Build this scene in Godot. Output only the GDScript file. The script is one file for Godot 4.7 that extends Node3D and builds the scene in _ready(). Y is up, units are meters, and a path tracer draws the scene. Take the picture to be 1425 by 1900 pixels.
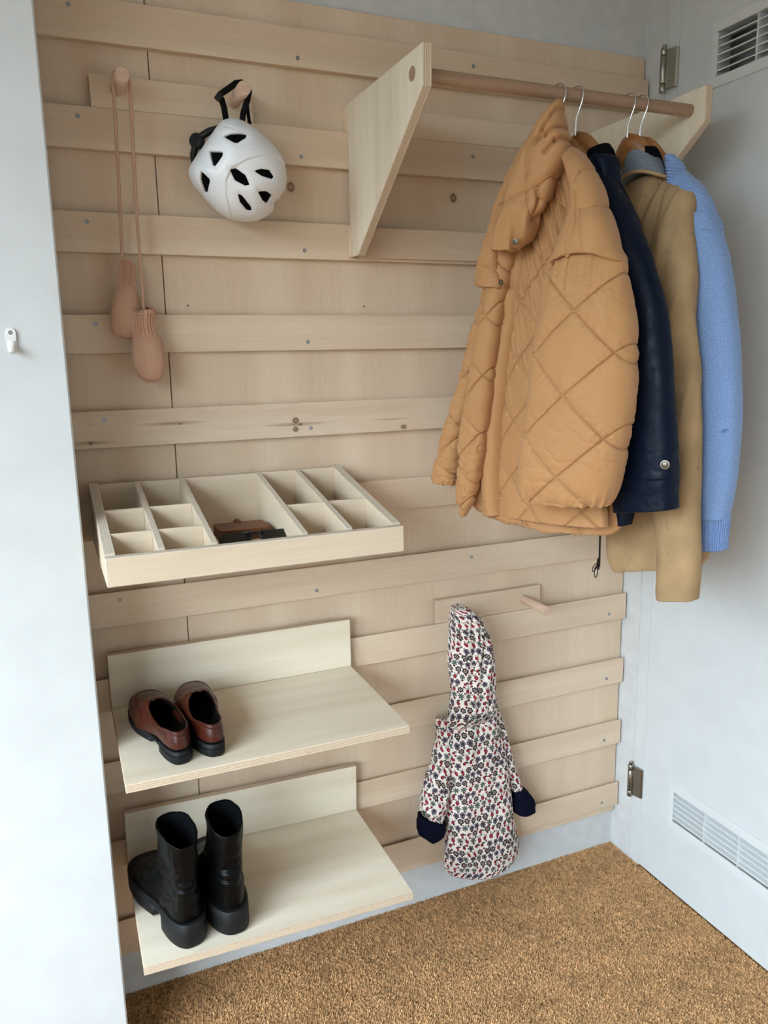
extends Node3D

# ---------------------------------------------------------------- measures (metres, y up, back wall plane z = 0)
const BATTEN := 0.018          # thickness of battens
const WALL_Z := -0.012         # plaster behind the plywood
const DOOR_X := 1.478          # wall with the door
const ROOM_H := 2.7
const RAIL_Y := 1.97
const RAIL_Z := 0.344

var mats := {}
var used := {}
var rng := RandomNumberGenerator.new()


func _ready() -> void:
	rng.seed = 7
	# camera
	var cam := Camera3D.new()
	cam.name = "camera"
	cam.fov = 66.01
	cam.near = 0.02
	cam.far = 60.0
	cam.position = Vector3(0, 1.4795, 1.7221)
	cam.rotation_degrees = Vector3(-11.2316, -23.1587, -1.068)
	add_child(cam)
	cam.current = true
	# sky (overcast daylight through the window on the left)
	var env := Environment.new()
	env.background_mode = Environment.BG_SKY
	var sky := Sky.new()
	var sm := ProceduralSkyMaterial.new()
	sm.sky_top_color = Color(0.87, 0.945, 1.0)
	sm.sky_horizon_color = Color(0.40, 0.42, 0.425)
	sm.sky_curve = 0.25
	sm.ground_horizon_color = Color(0.25, 0.25, 0.235)
	sm.ground_bottom_color = Color(0.22, 0.22, 0.2)
	sm.sun_angle_max = 0.0
	sky.sky_material = sm
	env.sky = sky
	env.background_energy_multiplier = 4.0
	env.tonemap_mode = Environment.TONE_MAPPER_LINEAR
	env.tonemap_exposure = 6.6
	env.sdfgi_enabled = true
	env.ssao_enabled = true
	env.ssil_enabled = true
	var we := WorldEnvironment.new()
	we.name = "daylight"
	we.environment = env
	add_child(we)

	make_materials()
	build_room()
	build_door()
	build_cleat_wall()
	build_rail_unit()
	build_peg_rails()
	build_tray()
	build_shelves()
	build_garments()
	build_floral_coat()
	build_mittens()
	build_helmet()
	build_shoes()
	build_small_things()


# ---------------------------------------------------------------- naming and tagging
func numbered(called: String) -> String:
	var n: int = used.get(called, 0)
	used[called] = n + 1
	return called if n == 0 else "%s_%03d" % [called, n]


func tag(o: Node3D, label: String, category: String, group := "") -> Node3D:
	o.set_meta("label", label)
	o.set_meta("category", category)
	if group:
		o.set_meta("group", group)
	return o


func thing(called: String, label: String, category: String, at := Vector3.ZERO, group := "") -> Node3D:
	var o := Node3D.new()
	o.name = numbered(called)
	o.position = at
	add_child(o)
	tag(o, label, category, group)
	return o


func structure(called: String, mesh: Mesh, mat: Material) -> MeshInstance3D:
	var o := part(called, mesh, mat, self)
	o.set_meta("kind", "structure")
	return o


func part(called: String, mesh: Mesh, mat: Material, parent: Node, label := "") -> MeshInstance3D:
	var o := MeshInstance3D.new()
	o.name = called
	o.mesh = mesh
	if mat:
		o.material_override = mat
	parent.add_child(o, true)
	if label:
		o.set_meta("label", label)
	return o


# ---------------------------------------------------------------- mesh builder: flat faced solids with chamfers, uv in metres along the grain
class Solid:
	var faces := SurfaceTool.new()
	var edges := SurfaceTool.new()
	var has_edges := false
	var grain := 0
	var shift := Vector2.ZERO

	func _init(grain_axis := 0, offset := Vector2.ZERO) -> void:
		faces.begin(Mesh.PRIMITIVE_TRIANGLES)
		edges.begin(Mesh.PRIMITIVE_TRIANGLES)
		grain = grain_axis
		shift = offset

	func uv(p: Vector3, n: Vector3, g: int) -> Vector2:
		var m := n.abs().max_axis_index()
		if m == g:
			g = (m + 1) % 3
		var other := 3 - m - g
		return Vector2(p[g], p[other]) + shift

	func tri(a: Vector3, b: Vector3, c: Vector3, n: Vector3, edge := false, g := -1) -> void:
		var st := edges if edge else faces
		if edge:
			has_edges = true
		var gg := grain if g < 0 else g
		var r := (b - a).cross(c - a)
		if r.length_squared() < 1e-16:
			return
		var pts := [a, b, c] if r.dot(n) < 0.0 else [a, c, b]
		var real := r.normalized() * (1.0 if r.dot(n) > 0.0 else -1.0)
		for p: Vector3 in pts:
			st.set_normal(real)
			st.set_uv(uv(p, real, gg))
			st.add_vertex(p)

	func quad(a: Vector3, b: Vector3, c: Vector3, d: Vector3, n: Vector3, edge := false, g := -1) -> void:
		tri(a, b, c, n, edge, g)
		tri(a, c, d, n, edge, g)

	func at(axis: int, h: float, q: Vector2) -> Vector3:
		# polygon (q.x, q.y) lies across the axis: axis x -> (z, y), axis y -> (x, z), axis z -> (x, y)
		match axis:
			0: return Vector3(h, q.y, q.x)
			1: return Vector3(q.x, h, q.y)
		return Vector3(q.x, q.y, h)

	static func inset(poly: PackedVector2Array, d: float) -> PackedVector2Array:
		var out := PackedVector2Array()
		var n := poly.size()
		var area := 0.0
		for i in n:
			area += poly[i].cross(poly[(i + 1) % n])
		var s := 1.0 if area > 0.0 else -1.0
		for i in n:
			var e0 := (poly[i] - poly[(i + n - 1) % n]).normalized()
			var e1 := (poly[(i + 1) % n] - poly[i]).normalized()
			var n0 := Vector2(-e0.y, e0.x) * s
			var n1 := Vector2(-e1.y, e1.x) * s
			var k := 1.0 + n0.dot(n1)
			out.append(poly[i] + (n0 + n1) / maxf(k, 0.3) * d)
		return out

	static func clip_corners(poly: PackedVector2Array, d: float) -> PackedVector2Array:
		var out := PackedVector2Array()
		var n := poly.size()
		for i in n:
			out.append(poly[i] + (poly[(i + n - 1) % n] - poly[i]).normalized() * d)
			out.append(poly[i] + (poly[(i + 1) % n] - poly[i]).normalized() * d)
		return out

	func prism(poly: PackedVector2Array, axis: int, a: float, b: float, bevel := 0.001, ply := false) -> void:
		var full := clip_corners(poly, bevel) if bevel > 0.0 else poly
		var small := inset(full, bevel) if bevel > 0.0 else full
		var mid := Vector2.ZERO
		for q in full:
			mid += q / full.size()
		var rings := [[a, small], [a + bevel, full], [b - bevel, full], [b, small]] if bevel > 0.0 else [[a, full], [b, full]]
		var long_axis := -1
		for k in rings.size() - 1:
			var r0: PackedVector2Array = rings[k][1]
			var r1: PackedVector2Array = rings[k + 1][1]
			for i in full.size():
				var j := (i + 1) % full.size()
				var p0 := at(axis, rings[k][0], r0[i])
				var p1 := at(axis, rings[k][0], r0[j])
				var p2 := at(axis, rings[k + 1][0], r1[j])
				var p3 := at(axis, rings[k + 1][0], r1[i])
				var e := full[j] - full[i]
				var area := 0.0
				for q in full.size():
					area += full[q].cross(full[(q + 1) % full.size()])
				var nn := Vector2(e.y, -e.x) * (1.0 if area > 0.0 else -1.0)
				var n3 := at(axis, 0.0, nn.normalized())
				if bevel > 0.0:
					n3 = (n3 + at(axis, [-0.7, 0.0, 0.7][k], Vector2.ZERO)).normalized()
				long_axis = at(axis, 0.0, e).abs().max_axis_index()
				quad(p0, p1, p2, p3, n3, ply, long_axis if ply else -1)
		var idx := Geometry2D.triangulate_polygon(small)
		for t in range(0, idx.size(), 3):
			tri(at(axis, a, small[idx[t]]), at(axis, a, small[idx[t + 1]]), at(axis, a, small[idx[t + 2]]), at(axis, -1.0, Vector2.ZERO))
			tri(at(axis, b, small[idx[t]]), at(axis, b, small[idx[t + 1]]), at(axis, b, small[idx[t + 2]]), at(axis, 1.0, Vector2.ZERO))

	func box(lo: Vector3, hi: Vector3, axis := 2, bevel := 0.001, ply := false) -> void:
		var p := PackedVector2Array()
		match axis:
			0: p = PackedVector2Array([Vector2(lo.z, lo.y), Vector2(hi.z, lo.y), Vector2(hi.z, hi.y), Vector2(lo.z, hi.y)])
			1: p = PackedVector2Array([Vector2(lo.x, lo.z), Vector2(hi.x, lo.z), Vector2(hi.x, hi.z), Vector2(lo.x, hi.z)])
			_: p = PackedVector2Array([Vector2(lo.x, lo.y), Vector2(hi.x, lo.y), Vector2(hi.x, hi.y), Vector2(lo.x, hi.y)])
		prism(p, axis, lo[axis], hi[axis], bevel, ply)

	func done(face_mat: Material = null, edge_mat: Material = null) -> ArrayMesh:
		var m := faces.commit()
		m.surface_set_material(0, face_mat)
		if has_edges:
			edges.commit(m)
			m.surface_set_material(m.get_surface_count() - 1, edge_mat)
		return m


# round things: a tube along a path with a radius at each point, closed ends
func tube(path: Array, radii: Array, sides := 12, squash := Vector2.ONE, up := Vector3.UP) -> ArrayMesh:
	var st := SurfaceTool.new()
	st.begin(Mesh.PRIMITIVE_TRIANGLES)
	var n := path.size()
	var rings := []
	var side := Vector3.ZERO
	var run := 0.0
	for i in n:
		var t: Vector3 = (path[mini(i + 1, n - 1)] - path[maxi(i - 1, 0)]).normalized()
		if i == 0:
			side = t.cross(up if absf(t.dot(up)) < 0.95 else Vector3.RIGHT).normalized()
			run = 0.0
		else:
			side = (side - t * side.dot(t)).normalized()
			run += (path[i] - path[i - 1]).length()
		var nor := t.cross(side)
		var r: float = radii[i] if radii.size() > 1 else radii[0]
		var ring := []
		for k in sides:
			var a := TAU * k / sides
			ring.append(path[i] + side * (cos(a) * r * squash.x) + nor * (sin(a) * r * squash.y))
		rings.append([ring, run, r])
	for i in n - 1:
		for k in sides:
			var k2 := (k + 1) % sides
			var q := [rings[i][0][k], rings[i][0][k2], rings[i + 1][0][k2], rings[i + 1][0][k]]
			var w: float = TAU * rings[i][2]
			var u := [Vector2(rings[i][1], w * k / sides), Vector2(rings[i][1], w * (k + 1) / sides), Vector2(rings[i + 1][1], w * (k + 1) / sides), Vector2(rings[i + 1][1], w * k / sides)]
			st.set_smooth_group(0)
			for j in [0, 1, 2, 0, 2, 3]:
				st.set_uv(u[j])
				st.add_vertex(q[j])
	for e in [0, n - 1]:
		var c: Vector3 = path[e]
		for k in sides:
			var k2 := (k + 1) % sides
			st.set_smooth_group(1 + e)
			var order := [c, rings[e][0][k2], rings[e][0][k]] if e == 0 else [c, rings[e][0][k], rings[e][0][k2]]
			for p: Vector3 in order:
				st.set_uv(Vector2((p - c).x, (p - c).y + (p - c).z) * 1.0)
				st.add_vertex(p)
	st.generate_normals()
	return st.commit()


# a closed lathe round the y axis: profile of (radius, y)
func lathe(profile: Array, sides := 24) -> ArrayMesh:
	var st := SurfaceTool.new()
	st.begin(Mesh.PRIMITIVE_TRIANGLES)
	st.set_smooth_group(-1)
	for i in profile.size() - 1:
		for k in sides:
			var a := TAU * k / sides
			var b := TAU * (k + 1) / sides
			var p0 := Vector3(cos(a) * profile[i].x, profile[i].y, sin(a) * profile[i].x)
			var p1 := Vector3(cos(b) * profile[i].x, profile[i].y, sin(b) * profile[i].x)
			var p2 := Vector3(cos(b) * profile[i + 1].x, profile[i + 1].y, sin(b) * profile[i + 1].x)
			var p3 := Vector3(cos(a) * profile[i + 1].x, profile[i + 1].y, sin(a) * profile[i + 1].x)
			for p: Vector3 in [p0, p1, p2, p0, p2, p3]:
				st.set_uv(Vector2(p.x, p.z))
				st.add_vertex(p)
	st.generate_normals()
	return st.commit()


# ---------------------------------------------------------------- materials
func noise_bytes(kind: int, s: int, freq: float, w: int, h: int, octaves := 3) -> PackedByteArray:
	# seamless grey noise, w x h
	var f := FastNoiseLite.new()
	f.seed = s
	f.noise_type = kind
	f.frequency = freq
	f.fractal_octaves = octaves
	var im := f.get_seamless_image(w, h)
	im.convert(Image.FORMAT_L8)
	return im.get_data()


func stretched(s: int, w: int, h: int, from_w: int, freq: float, octaves := 3) -> PackedByteArray:
	# grain: noise that is drawn out along x
	var f := FastNoiseLite.new()
	f.seed = s
	f.frequency = freq
	f.fractal_octaves = octaves
	var im := f.get_seamless_image(from_w, h)
	im.convert(Image.FORMAT_L8)
	im.resize(w, h, Image.INTERPOLATE_CUBIC)
	return im.get_data()


func wood_image(s: int, w: int, h: int, dark: Color, light: Color, fine := 0.35, knots := []) -> Image:
	var bands := stretched(s, w, h, maxi(w / 64, 8), 0.012, 2)
	var streak := stretched(s + 1, w, h, maxi(w / 24, 8), 0.16, 3)
	var cloud := stretched(s + 2, w, h, maxi(w / 8, 8), 0.02, 3)
	var hair := stretched(s + 3, w, h, maxi(w / 6, 8), 0.3, 2)
	var data := PackedByteArray()
	data.resize(w * h * 3)
	var dr := dark.r * 255.0
	var dg := dark.g * 255.0
	var db := dark.b * 255.0
	var lr := (light.r - dark.r) * 255.0
	var lg := (light.g - dark.g) * 255.0
	var lb := (light.b - dark.b) * 255.0
	for i in w * h:
		var v := (bands[i] * 0.5 + cloud[i] * 0.2) / 178.0 * (1.0 - fine) + streak[i] / 255.0 * fine - maxf(0.0, hair[i] / 255.0 - 0.68) * 0.9
		v = clampf(v * 1.5 - 0.25, -0.35, 1.1)
		data[i * 3] = clampi(int(dr + lr * v), 0, 255)
		data[i * 3 + 1] = clampi(int(dg + lg * v), 0, 255)
		data[i * 3 + 2] = clampi(int(db + lb * v), 0, 255)
	var im := Image.create_from_data(w, h, false, Image.FORMAT_RGB8, data)
	for k: Array in knots:       # [u px, v px, radius px, stretch]
		var kr: float = k[2]
		var ks: float = k[3]
		for y in range(int(k[1] - kr * 2.2), int(k[1] + kr * 2.2) + 1):
			for x in range(int(k[0] - kr * 2.2 * ks), int(k[0] + kr * 2.2 * ks) + 1):
				if x < 0 or y < 0 or x >= w or y >= h:
					continue
				var d := Vector2((x - k[0]) / ks, y - k[1]).length() / kr
				var c := im.get_pixel(x, y)
				var brown := Color(0.42, 0.32, 0.24)
				var amount := 0.0
				if ks > 2.5:
					amount = clampf(1.0 - d / 1.6, 0.0, 1.0) * 0.5
				elif d < 0.65:
					amount = 0.55 + 0.15 * sin(d * 20.0)
				elif d < 1.05:
					amount = 0.95
				else:
					amount = clampf(1.0 - (d - 1.05) / 0.9, 0.0, 1.0) * 0.25
				im.set_pixel(x, y, c.lerp(brown, amount))
	return im


func ply_image(s: int, pale: Color, brown: Color) -> Image:
	# edge of plywood: nine plies across 18 mm, u runs along the edge
	var w := 1024
	var h := 64
	var n := stretched(s, w, h, 96, 0.25, 3)
	var fine := stretched(s + 5, w, h, 256, 0.4, 2)
	var im := Image.create(w, h, false, Image.FORMAT_RGB8)
	for y in h:
		for x in w:
			var wob := (n[y * w + x] - 128) / 128.0 * 0.18
			var k := y / float(h) * 9.0 + wob
			var odd := int(floor(k)) % 2
			var seam := clampf(absf(k - roundf(k)) * 5.0, 0.0, 1.0)
			var c := pale if odd == 0 else brown
			c = c.lerp(brown.darkened(0.2), (1.0 - seam) * 0.35)
			c = c.darkened(clampf((fine[y * w + x] - 150) / 255.0, 0.0, 1.0) * 0.5)
			im.set_pixel(x, y, c)
	return im


func tex(im: Image) -> ImageTexture:
	im.generate_mipmaps()
	return ImageTexture.create_from_image(im)


func mat(called: String, color: Color, rough := 0.7, spec := 0.5) -> StandardMaterial3D:
	var m := StandardMaterial3D.new()
	m.resource_name = called
	m.albedo_color = color
	m.roughness = rough
	m.metallic_specular = spec
	mats[called] = m
	return m


func speckle_image(s: int, size: int, base: Color, amp: float, freq := 0.1, octaves := 4) -> Image:
	var n := noise_bytes(FastNoiseLite.TYPE_SIMPLEX_SMOOTH, s, freq, size, size, octaves)
	var data := PackedByteArray()
	data.resize(size * size * 3)
	for i in size * size:
		var v := 1.0 + (n[i] / 255.0 - 0.5) * 2.0 * amp
		data[i * 3] = clampi(int(base.r * 255.0 * v), 0, 255)
		data[i * 3 + 1] = clampi(int(base.g * 255.0 * v), 0, 255)
		data[i * 3 + 2] = clampi(int(base.b * 255.0 * v), 0, 255)
	return Image.create_from_data(size, size, false, Image.FORMAT_RGB8, data)


func wood(called: String, im: Image, across: Vector2, rough := 0.55) -> StandardMaterial3D:
	var m := mat(called, Color.WHITE, rough, 0.35)
	m.albedo_texture = tex(im)
	m.uv1_scale = Vector3(1.0 / across.x, 1.0 / across.y, 1)
	return m


func make_materials() -> void:
	var dark := Color(0.815, 0.72, 0.615)
	var light := Color(0.872, 0.79, 0.69)
	# panels have their grain upright, so u runs up the wall from the foot of the sheet
	wood("panel_wood", wood_image(11, 1024, 600, dark, light, 0.22, [[842, 137, 3.6, 1.2], [842, 331, 3.4, 1.2], [600, 14, 2.0, 2.0]]), Vector2(2.09, 1.22))
	wood("batten_wood", wood_image(21, 1024, 128, dark, light, 0.3), Vector2(1.42, 0.18))
	wood("knotty_wood", wood_image(31, 2048, 110, dark.lightened(0.03), light.lightened(0.05), 0.4,
		[[746, 24, 7, 1.1], [747, 52, 8, 1.1], [762, 39, 3, 2.0], [1130, 12, 6, 1.5], [120, 16, 4, 1.2], [120, 17, 5, 10.0], [360, 62, 5, 14.0], [380, 60, 2, 2.0], [1085, 40, 2, 26.0], [746, 40, 5, 16.0], [126, 72, 2, 1.0]]), Vector2(1.42, 0.0765))
	wood("pale_ply", wood_image(41, 1024, 512, Color(0.845, 0.785, 0.69), Color(0.905, 0.86, 0.78), 0.25), Vector2(1.1, 0.55))
	wood("tray_ply", wood_image(45, 512, 256, Color(0.80, 0.725, 0.625), Color(0.865, 0.795, 0.70), 0.25), Vector2(0.7, 0.35))
	wood("bleached_edge", ply_image(55, Color(0.87, 0.825, 0.76), Color(0.80, 0.74, 0.66)), Vector2(0.6, 0.018))
	wood("ply_edge", ply_image(51, Color(0.845, 0.775, 0.68), Color(0.755, 0.665, 0.565)), Vector2(0.6, 0.018))
	wood("beech", wood_image(61, 512, 128, Color(0.58, 0.465, 0.375), Color(0.69, 0.575, 0.475), 0.5), Vector2(0.5, 0.08), 0.45)
	wood("peg_wood", wood_image(66, 512, 128, Color(0.77, 0.645, 0.555), Color(0.85, 0.745, 0.66), 0.4), Vector2(0.3, 0.08), 0.5)
	wood("hanger_wood", wood_image(71, 512, 256, Color(0.52, 0.34, 0.19), Color(0.67, 0.47, 0.28), 0.4), Vector2(0.3, 0.12), 0.3)
	var pl := mat("plaster", Color.WHITE, 0.9, 0.3)
	pl.albedo_texture = tex(speckle_image(81, 256, Color(0.80, 0.80, 0.795), 0.03, 0.03))
	pl.uv1_triplanar = true
	pl.uv1_scale = Vector3.ONE * 2.0
	var dp := mat("door_paint", Color.WHITE, 0.42, 0.5)
	dp.albedo_texture = tex(speckle_image(82, 256, Color(0.80, 0.81, 0.81), 0.015, 0.02))
	dp.uv1_triplanar = true
	dp.uv1_scale = Vector3.ONE * 1.5
	mat("vent_plastic", Color(0.82, 0.83, 0.83), 0.4)
	mat("white_plastic", Color(0.9, 0.9, 0.89), 0.35)
	mat("dark_gap", Color(0.05, 0.05, 0.05), 0.9)
	var st := mat("zinc", Color(0.62, 0.61, 0.57), 0.35)
	st.metallic = 1.0
	var sc := mat("screw_steel", Color(0.55, 0.57, 0.60), 0.35)
	sc.metallic = 1.0
	var cp := mat("carpet", Color.WHITE, 0.95, 0.1)
	cp.albedo_texture = tex(speckle_image(91, 512, Color(0.60, 0.44, 0.28), 0.25, 0.2))
	cp.uv1_triplanar = true
	cp.uv1_scale = Vector3.ONE * 2.5
	var pile := mat("carpet_pile", Color.WHITE, 0.95, 0.1)
	pile.vertex_color_use_as_albedo = true


# ---------------------------------------------------------------- room
func build_room() -> void:
	var s := Solid.new()
	s.box(Vector3(-1.75, -0.1, -0.25), Vector3(1.72, 0.0, 4.85), 1, 0.0)
	var floor_ := structure("floor", s.done(), mats.carpet)
	carpet_pile(floor_)
	s = Solid.new()
	s.box(Vector3(-1.75, ROOM_H, -0.25), Vector3(1.72, ROOM_H + 0.1, 4.85), 1, 0.0)
	structure("ceiling", s.done(), mats.plaster)
	s = Solid.new()
	s.box(Vector3(-1.75, 0, -0.25), Vector3(1.72, ROOM_H, WALL_Z), 2, 0.0)
	structure("wall_back", s.done(), mats.plaster)
	s = Solid.new()
	s.box(Vector3(-1.75, 0, 4.6), Vector3(1.72, ROOM_H, 4.85), 2, 0.0)
	structure("wall_front", s.done(), mats.plaster)
	# right wall: plaster strip in the corner, wall beyond the door and above
	s = Solid.new()
	s.box(Vector3(DOOR_X, 0, WALL_Z), Vector3(1.72, ROOM_H, 0.0705), 0, 0.0)
	s.box(Vector3(DOOR_X, 0, 1.02), Vector3(1.72, ROOM_H, 4.6), 0, 0.0)
	s.box(Vector3(DOOR_X, 2.5, 0.0705), Vector3(1.72, ROOM_H, 1.02), 0, 0.0)
	s.box(Vector3(1.6, 0, 0.0705), Vector3(1.72, 2.5, 1.02), 0, 0.0)
	structure("wall_right", s.done(), mats.plaster)
	# left wall with the window opening
	s = Solid.new()
	var wz := [0.75, 3.9]
	var wy := [0.62, 2.55]
	s.box(Vector3(-1.75, 0, WALL_Z), Vector3(-1.5, ROOM_H, wz[0]), 0, 0.0)
	s.box(Vector3(-1.75, 0, wz[1]), Vector3(-1.5, ROOM_H, 4.6), 0, 0.0)
	s.box(Vector3(-1.75, 0, wz[0]), Vector3(-1.5, wy[0], wz[1]), 0, 0.0)
	s.box(Vector3(-1.75, wy[1], wz[0]), Vector3(-1.5, ROOM_H, wz[1]), 0, 0.0)
	structure("wall_left", s.done(), mats.plaster)
	s = Solid.new()
	for z: float in [wz[0], (wz[0] + wz[1]) / 2.0 - 0.03, wz[1] - 0.06]:
		s.box(Vector3(-1.66, wy[0], z), Vector3(-1.6, wy[1], z + 0.06), 1, 0.003)
	for y: float in [wy[0], wy[1] - 0.06]:
		s.box(Vector3(-1.66, y, wz[0]), Vector3(-1.6, y + 0.06, wz[1]), 2, 0.003)
	structure("window_1", s.done(), mats.white_plastic)
	# the white built-in side that ends beside the plywood, left edge of the view
	s = Solid.new()
	s.prism(PackedVector2Array([Vector2(-1.5, 0), Vector2(0.0425, 0), Vector2(0.0490, ROOM_H), Vector2(-1.5, ROOM_H)]), 2, 0.03, 0.24, 0.003)
	structure("wall_partition", s.done(), mats.door_paint)
	wall_hook()


func carpet_pile(parent: Node) -> void:
	var st := SurfaceTool.new()
	st.begin(Mesh.PRIMITIVE_TRIANGLES)
	# a tuft: four bent fibres
	for k in 5:
		var a := TAU * k / 5.0
		var o := Vector3(cos(a), 0, sin(a)) * 0.0012
		var lean := Vector3(cos(a + 0.5), 0, sin(a + 0.5)) * 0.0042
		var w := Vector3(-sin(a), 0, cos(a)) * 0.0016
		var top := o + lean + Vector3.UP * (0.0052 + 0.001 * (k % 3))
		var mid := o + lean * 0.4 + Vector3.UP * 0.003
		for t: Array in [[o - w, o + w, mid + w], [o - w, mid + w, mid - w], [mid - w, mid + w, top]]:
			for p: Vector3 in t:
				st.set_color(Color.WHITE)
				st.add_vertex(p)
	st.generate_normals()
	var mm := MultiMesh.new()
	mm.transform_format = MultiMesh.TRANSFORM_3D
	mm.use_colors = true
	mm.mesh = st.commit()
	var step := 0.0045
	var nx := int((DOOR_X + 0.05) / step)
	var nz := int(1.15 / step)
	mm.instance_count = nx * nz
	var f := FastNoiseLite.new()
	f.frequency = 9.0
	f.fractal_octaves = 2
	var i := 0
	for a in nx:
		for b in nz:
			var p := Vector3(-0.05 + a * step + rng.randf_range(-0.003, 0.003), -0.001, WALL_Z + 0.003 + b * step + rng.randf_range(-0.003, 0.003))
			p.x = minf(p.x, DOOR_X - 0.003)
			p.z = maxf(p.z, WALL_Z + 0.002)
			var h := rng.randf_range(0.7, 1.35)
			var bs := Basis(Vector3.UP, rng.randf() * TAU) * Basis(Vector3.RIGHT, rng.randf_range(-0.3, 0.3))
			mm.set_instance_transform(i, Transform3D(bs.scaled(Vector3(1.2, h, 1.2)), p))
			var v := rng.randf_range(0.66, 1.30) * (1.0 + 0.13 * f.get_noise_2d(p.x, p.z))
			mm.set_instance_color(i, Color(0.60 * v, 0.36 * v, 0.175 * v))
			i += 1
	var o := MultiMeshInstance3D.new()
	o.name = "carpet_pile"
	o.multimesh = mm
	o.material_override = mats.carpet_pile
	o.set_meta("kind", "stuff")
	o.set_meta("label", "short tan carpet pile")
	parent.add_child(o, true)


func wall_hook() -> void:
	var t := thing("wall_hook", "small white plastic hook screwed to the white panel at the left edge", "hook", Vector3(-0.0365, 1.502, 0.24))
	var s := Solid.new()
	var p := PackedVector2Array()
	for k in 13:
		var a := PI * k / 12.0
		p.append(Vector2(cos(a) * 0.0085, 0.026 + sin(a) * 0.0085))
	p.append(Vector2(-0.007, -0.004))
	p.append(Vector2(0.007, -0.004))
	s.prism(p, 2, 0.0, 0.005, 0.0008)
	part("hook_plate", s.done(), mats.white_plastic, t)
	part("hook_prong", tube([Vector3(0, 0.012, 0.004), Vector3(0, 0.002, 0.009), Vector3(0, -0.006, 0.015), Vector3(0, -0.003, 0.021), Vector3(0, 0.004, 0.023)], [0.006, 0.0055, 0.005, 0.0045, 0.003], 12, Vector2(1.0, 0.6)), mats.white_plastic, t)
	var sc := part("screw", screw_mesh(0.0035), mats.screw_steel, t)
	sc.position = Vector3(0, 0.026, 0.005)


var screw_cache := {}


func screw_mesh(r: float) -> ArrayMesh:
	# a countersunk head with a cross recess, facing +z
	if screw_cache.has(r):
		return screw_cache[r]
	var st := SurfaceTool.new()
	st.begin(Mesh.PRIMITIVE_TRIANGLES)
	st.set_smooth_group(-1)
	var n := 16
	var ring := func(k: int, rad: float, z: float) -> Vector3:
		var a := TAU * k / n
		return Vector3(cos(a) * rad, sin(a) * rad, z)
	for k in n:
		var cross := 0.55 if k % 4 == 0 else 0.28
		var cross2 := 0.55 if (k + 1) % 4 == 0 else 0.28
		var rows := [[1.0, 1.0, -0.0004], [0.94, 0.94, 0.0005], [cross, cross2, 0.0005], [cross * 0.6, cross2 * 0.6, -0.0012], [0.0, 0.0, -0.0016]]
		for i in rows.size() - 1:
			var a: Vector3 = ring.call(k, r * rows[i][0], rows[i][2])
			var b: Vector3 = ring.call(k + 1, r * rows[i][1], rows[i][2])
			var c: Vector3 = ring.call(k + 1, r * rows[i + 1][1], rows[i + 1][2])
			var d: Vector3 = ring.call(k, r * rows[i + 1][0], rows[i + 1][2])
			for p: Vector3 in [a, c, b, a, d, c]:
				st.add_vertex(p)
	st.generate_normals()
	screw_cache[r] = st.commit()
	return screw_cache[r]


# ---------------------------------------------------------------- door wall
func build_door() -> void:
	# frame strip, flush with the plaster
	var s := Solid.new()
	s.box(Vector3(1.44 + 0.038, 0, 0.0705), Vector3(1.6, 2.5, 0.1105), 1, 0.0015)
	structure("trim_1", s.done(), mats.door_paint)
	var door := Node3D.new()
	door.name = "door_1"
	door.position = Vector3(DOOR_X, 0, 0.113)
	door.set_meta("kind", "structure")
	add_child(door)
	# leaf with two vent openings: built of stiles and rails round the openings (one mesh)
	var v1 := [Vector2(2.083, 0.120), Vector2(2.183, 0.77)]    # (y, z) of the openings, z from the hinge edge
	var v2 := [Vector2(0.214, 0.120), Vector2(0.308, 0.77)]
	s = Solid.new()
	s.box(Vector3(0.0, 0.008, 0.0), Vector3(0.04, 2.49, 0.120), 0, 0.0)
	s.box(Vector3(0.0, 0.008, 0.77), Vector3(0.04, 2.49, 0.9), 0, 0.0)
	s.box(Vector3(0.0, 0.008, 0.120), Vector3(0.04, v2[0].x, 0.77), 0, 0.0)
	s.box(Vector3(0.0, v2[1].x, 0.120), Vector3(0.04, v1[0].x, 0.77), 0, 0.0)
	s.box(Vector3(0.0, v1[1].x, 0.120), Vector3(0.04, 2.49, 0.77), 0, 0.0)
	part("door_leaf", s.done(), mats.door_paint, door)
	vent(door, v1[0].x, v1[1].x, 0.120, 0.77, 6, "white slatted vent grille high on the door", true)
	vent(door, v2[0].x, v2[1].x, 0.120, 0.77, 6, "white slatted vent grille low on the door", false)
	for y: float in [2.1465, 0.262]:
		hinge(door, y)


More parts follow.
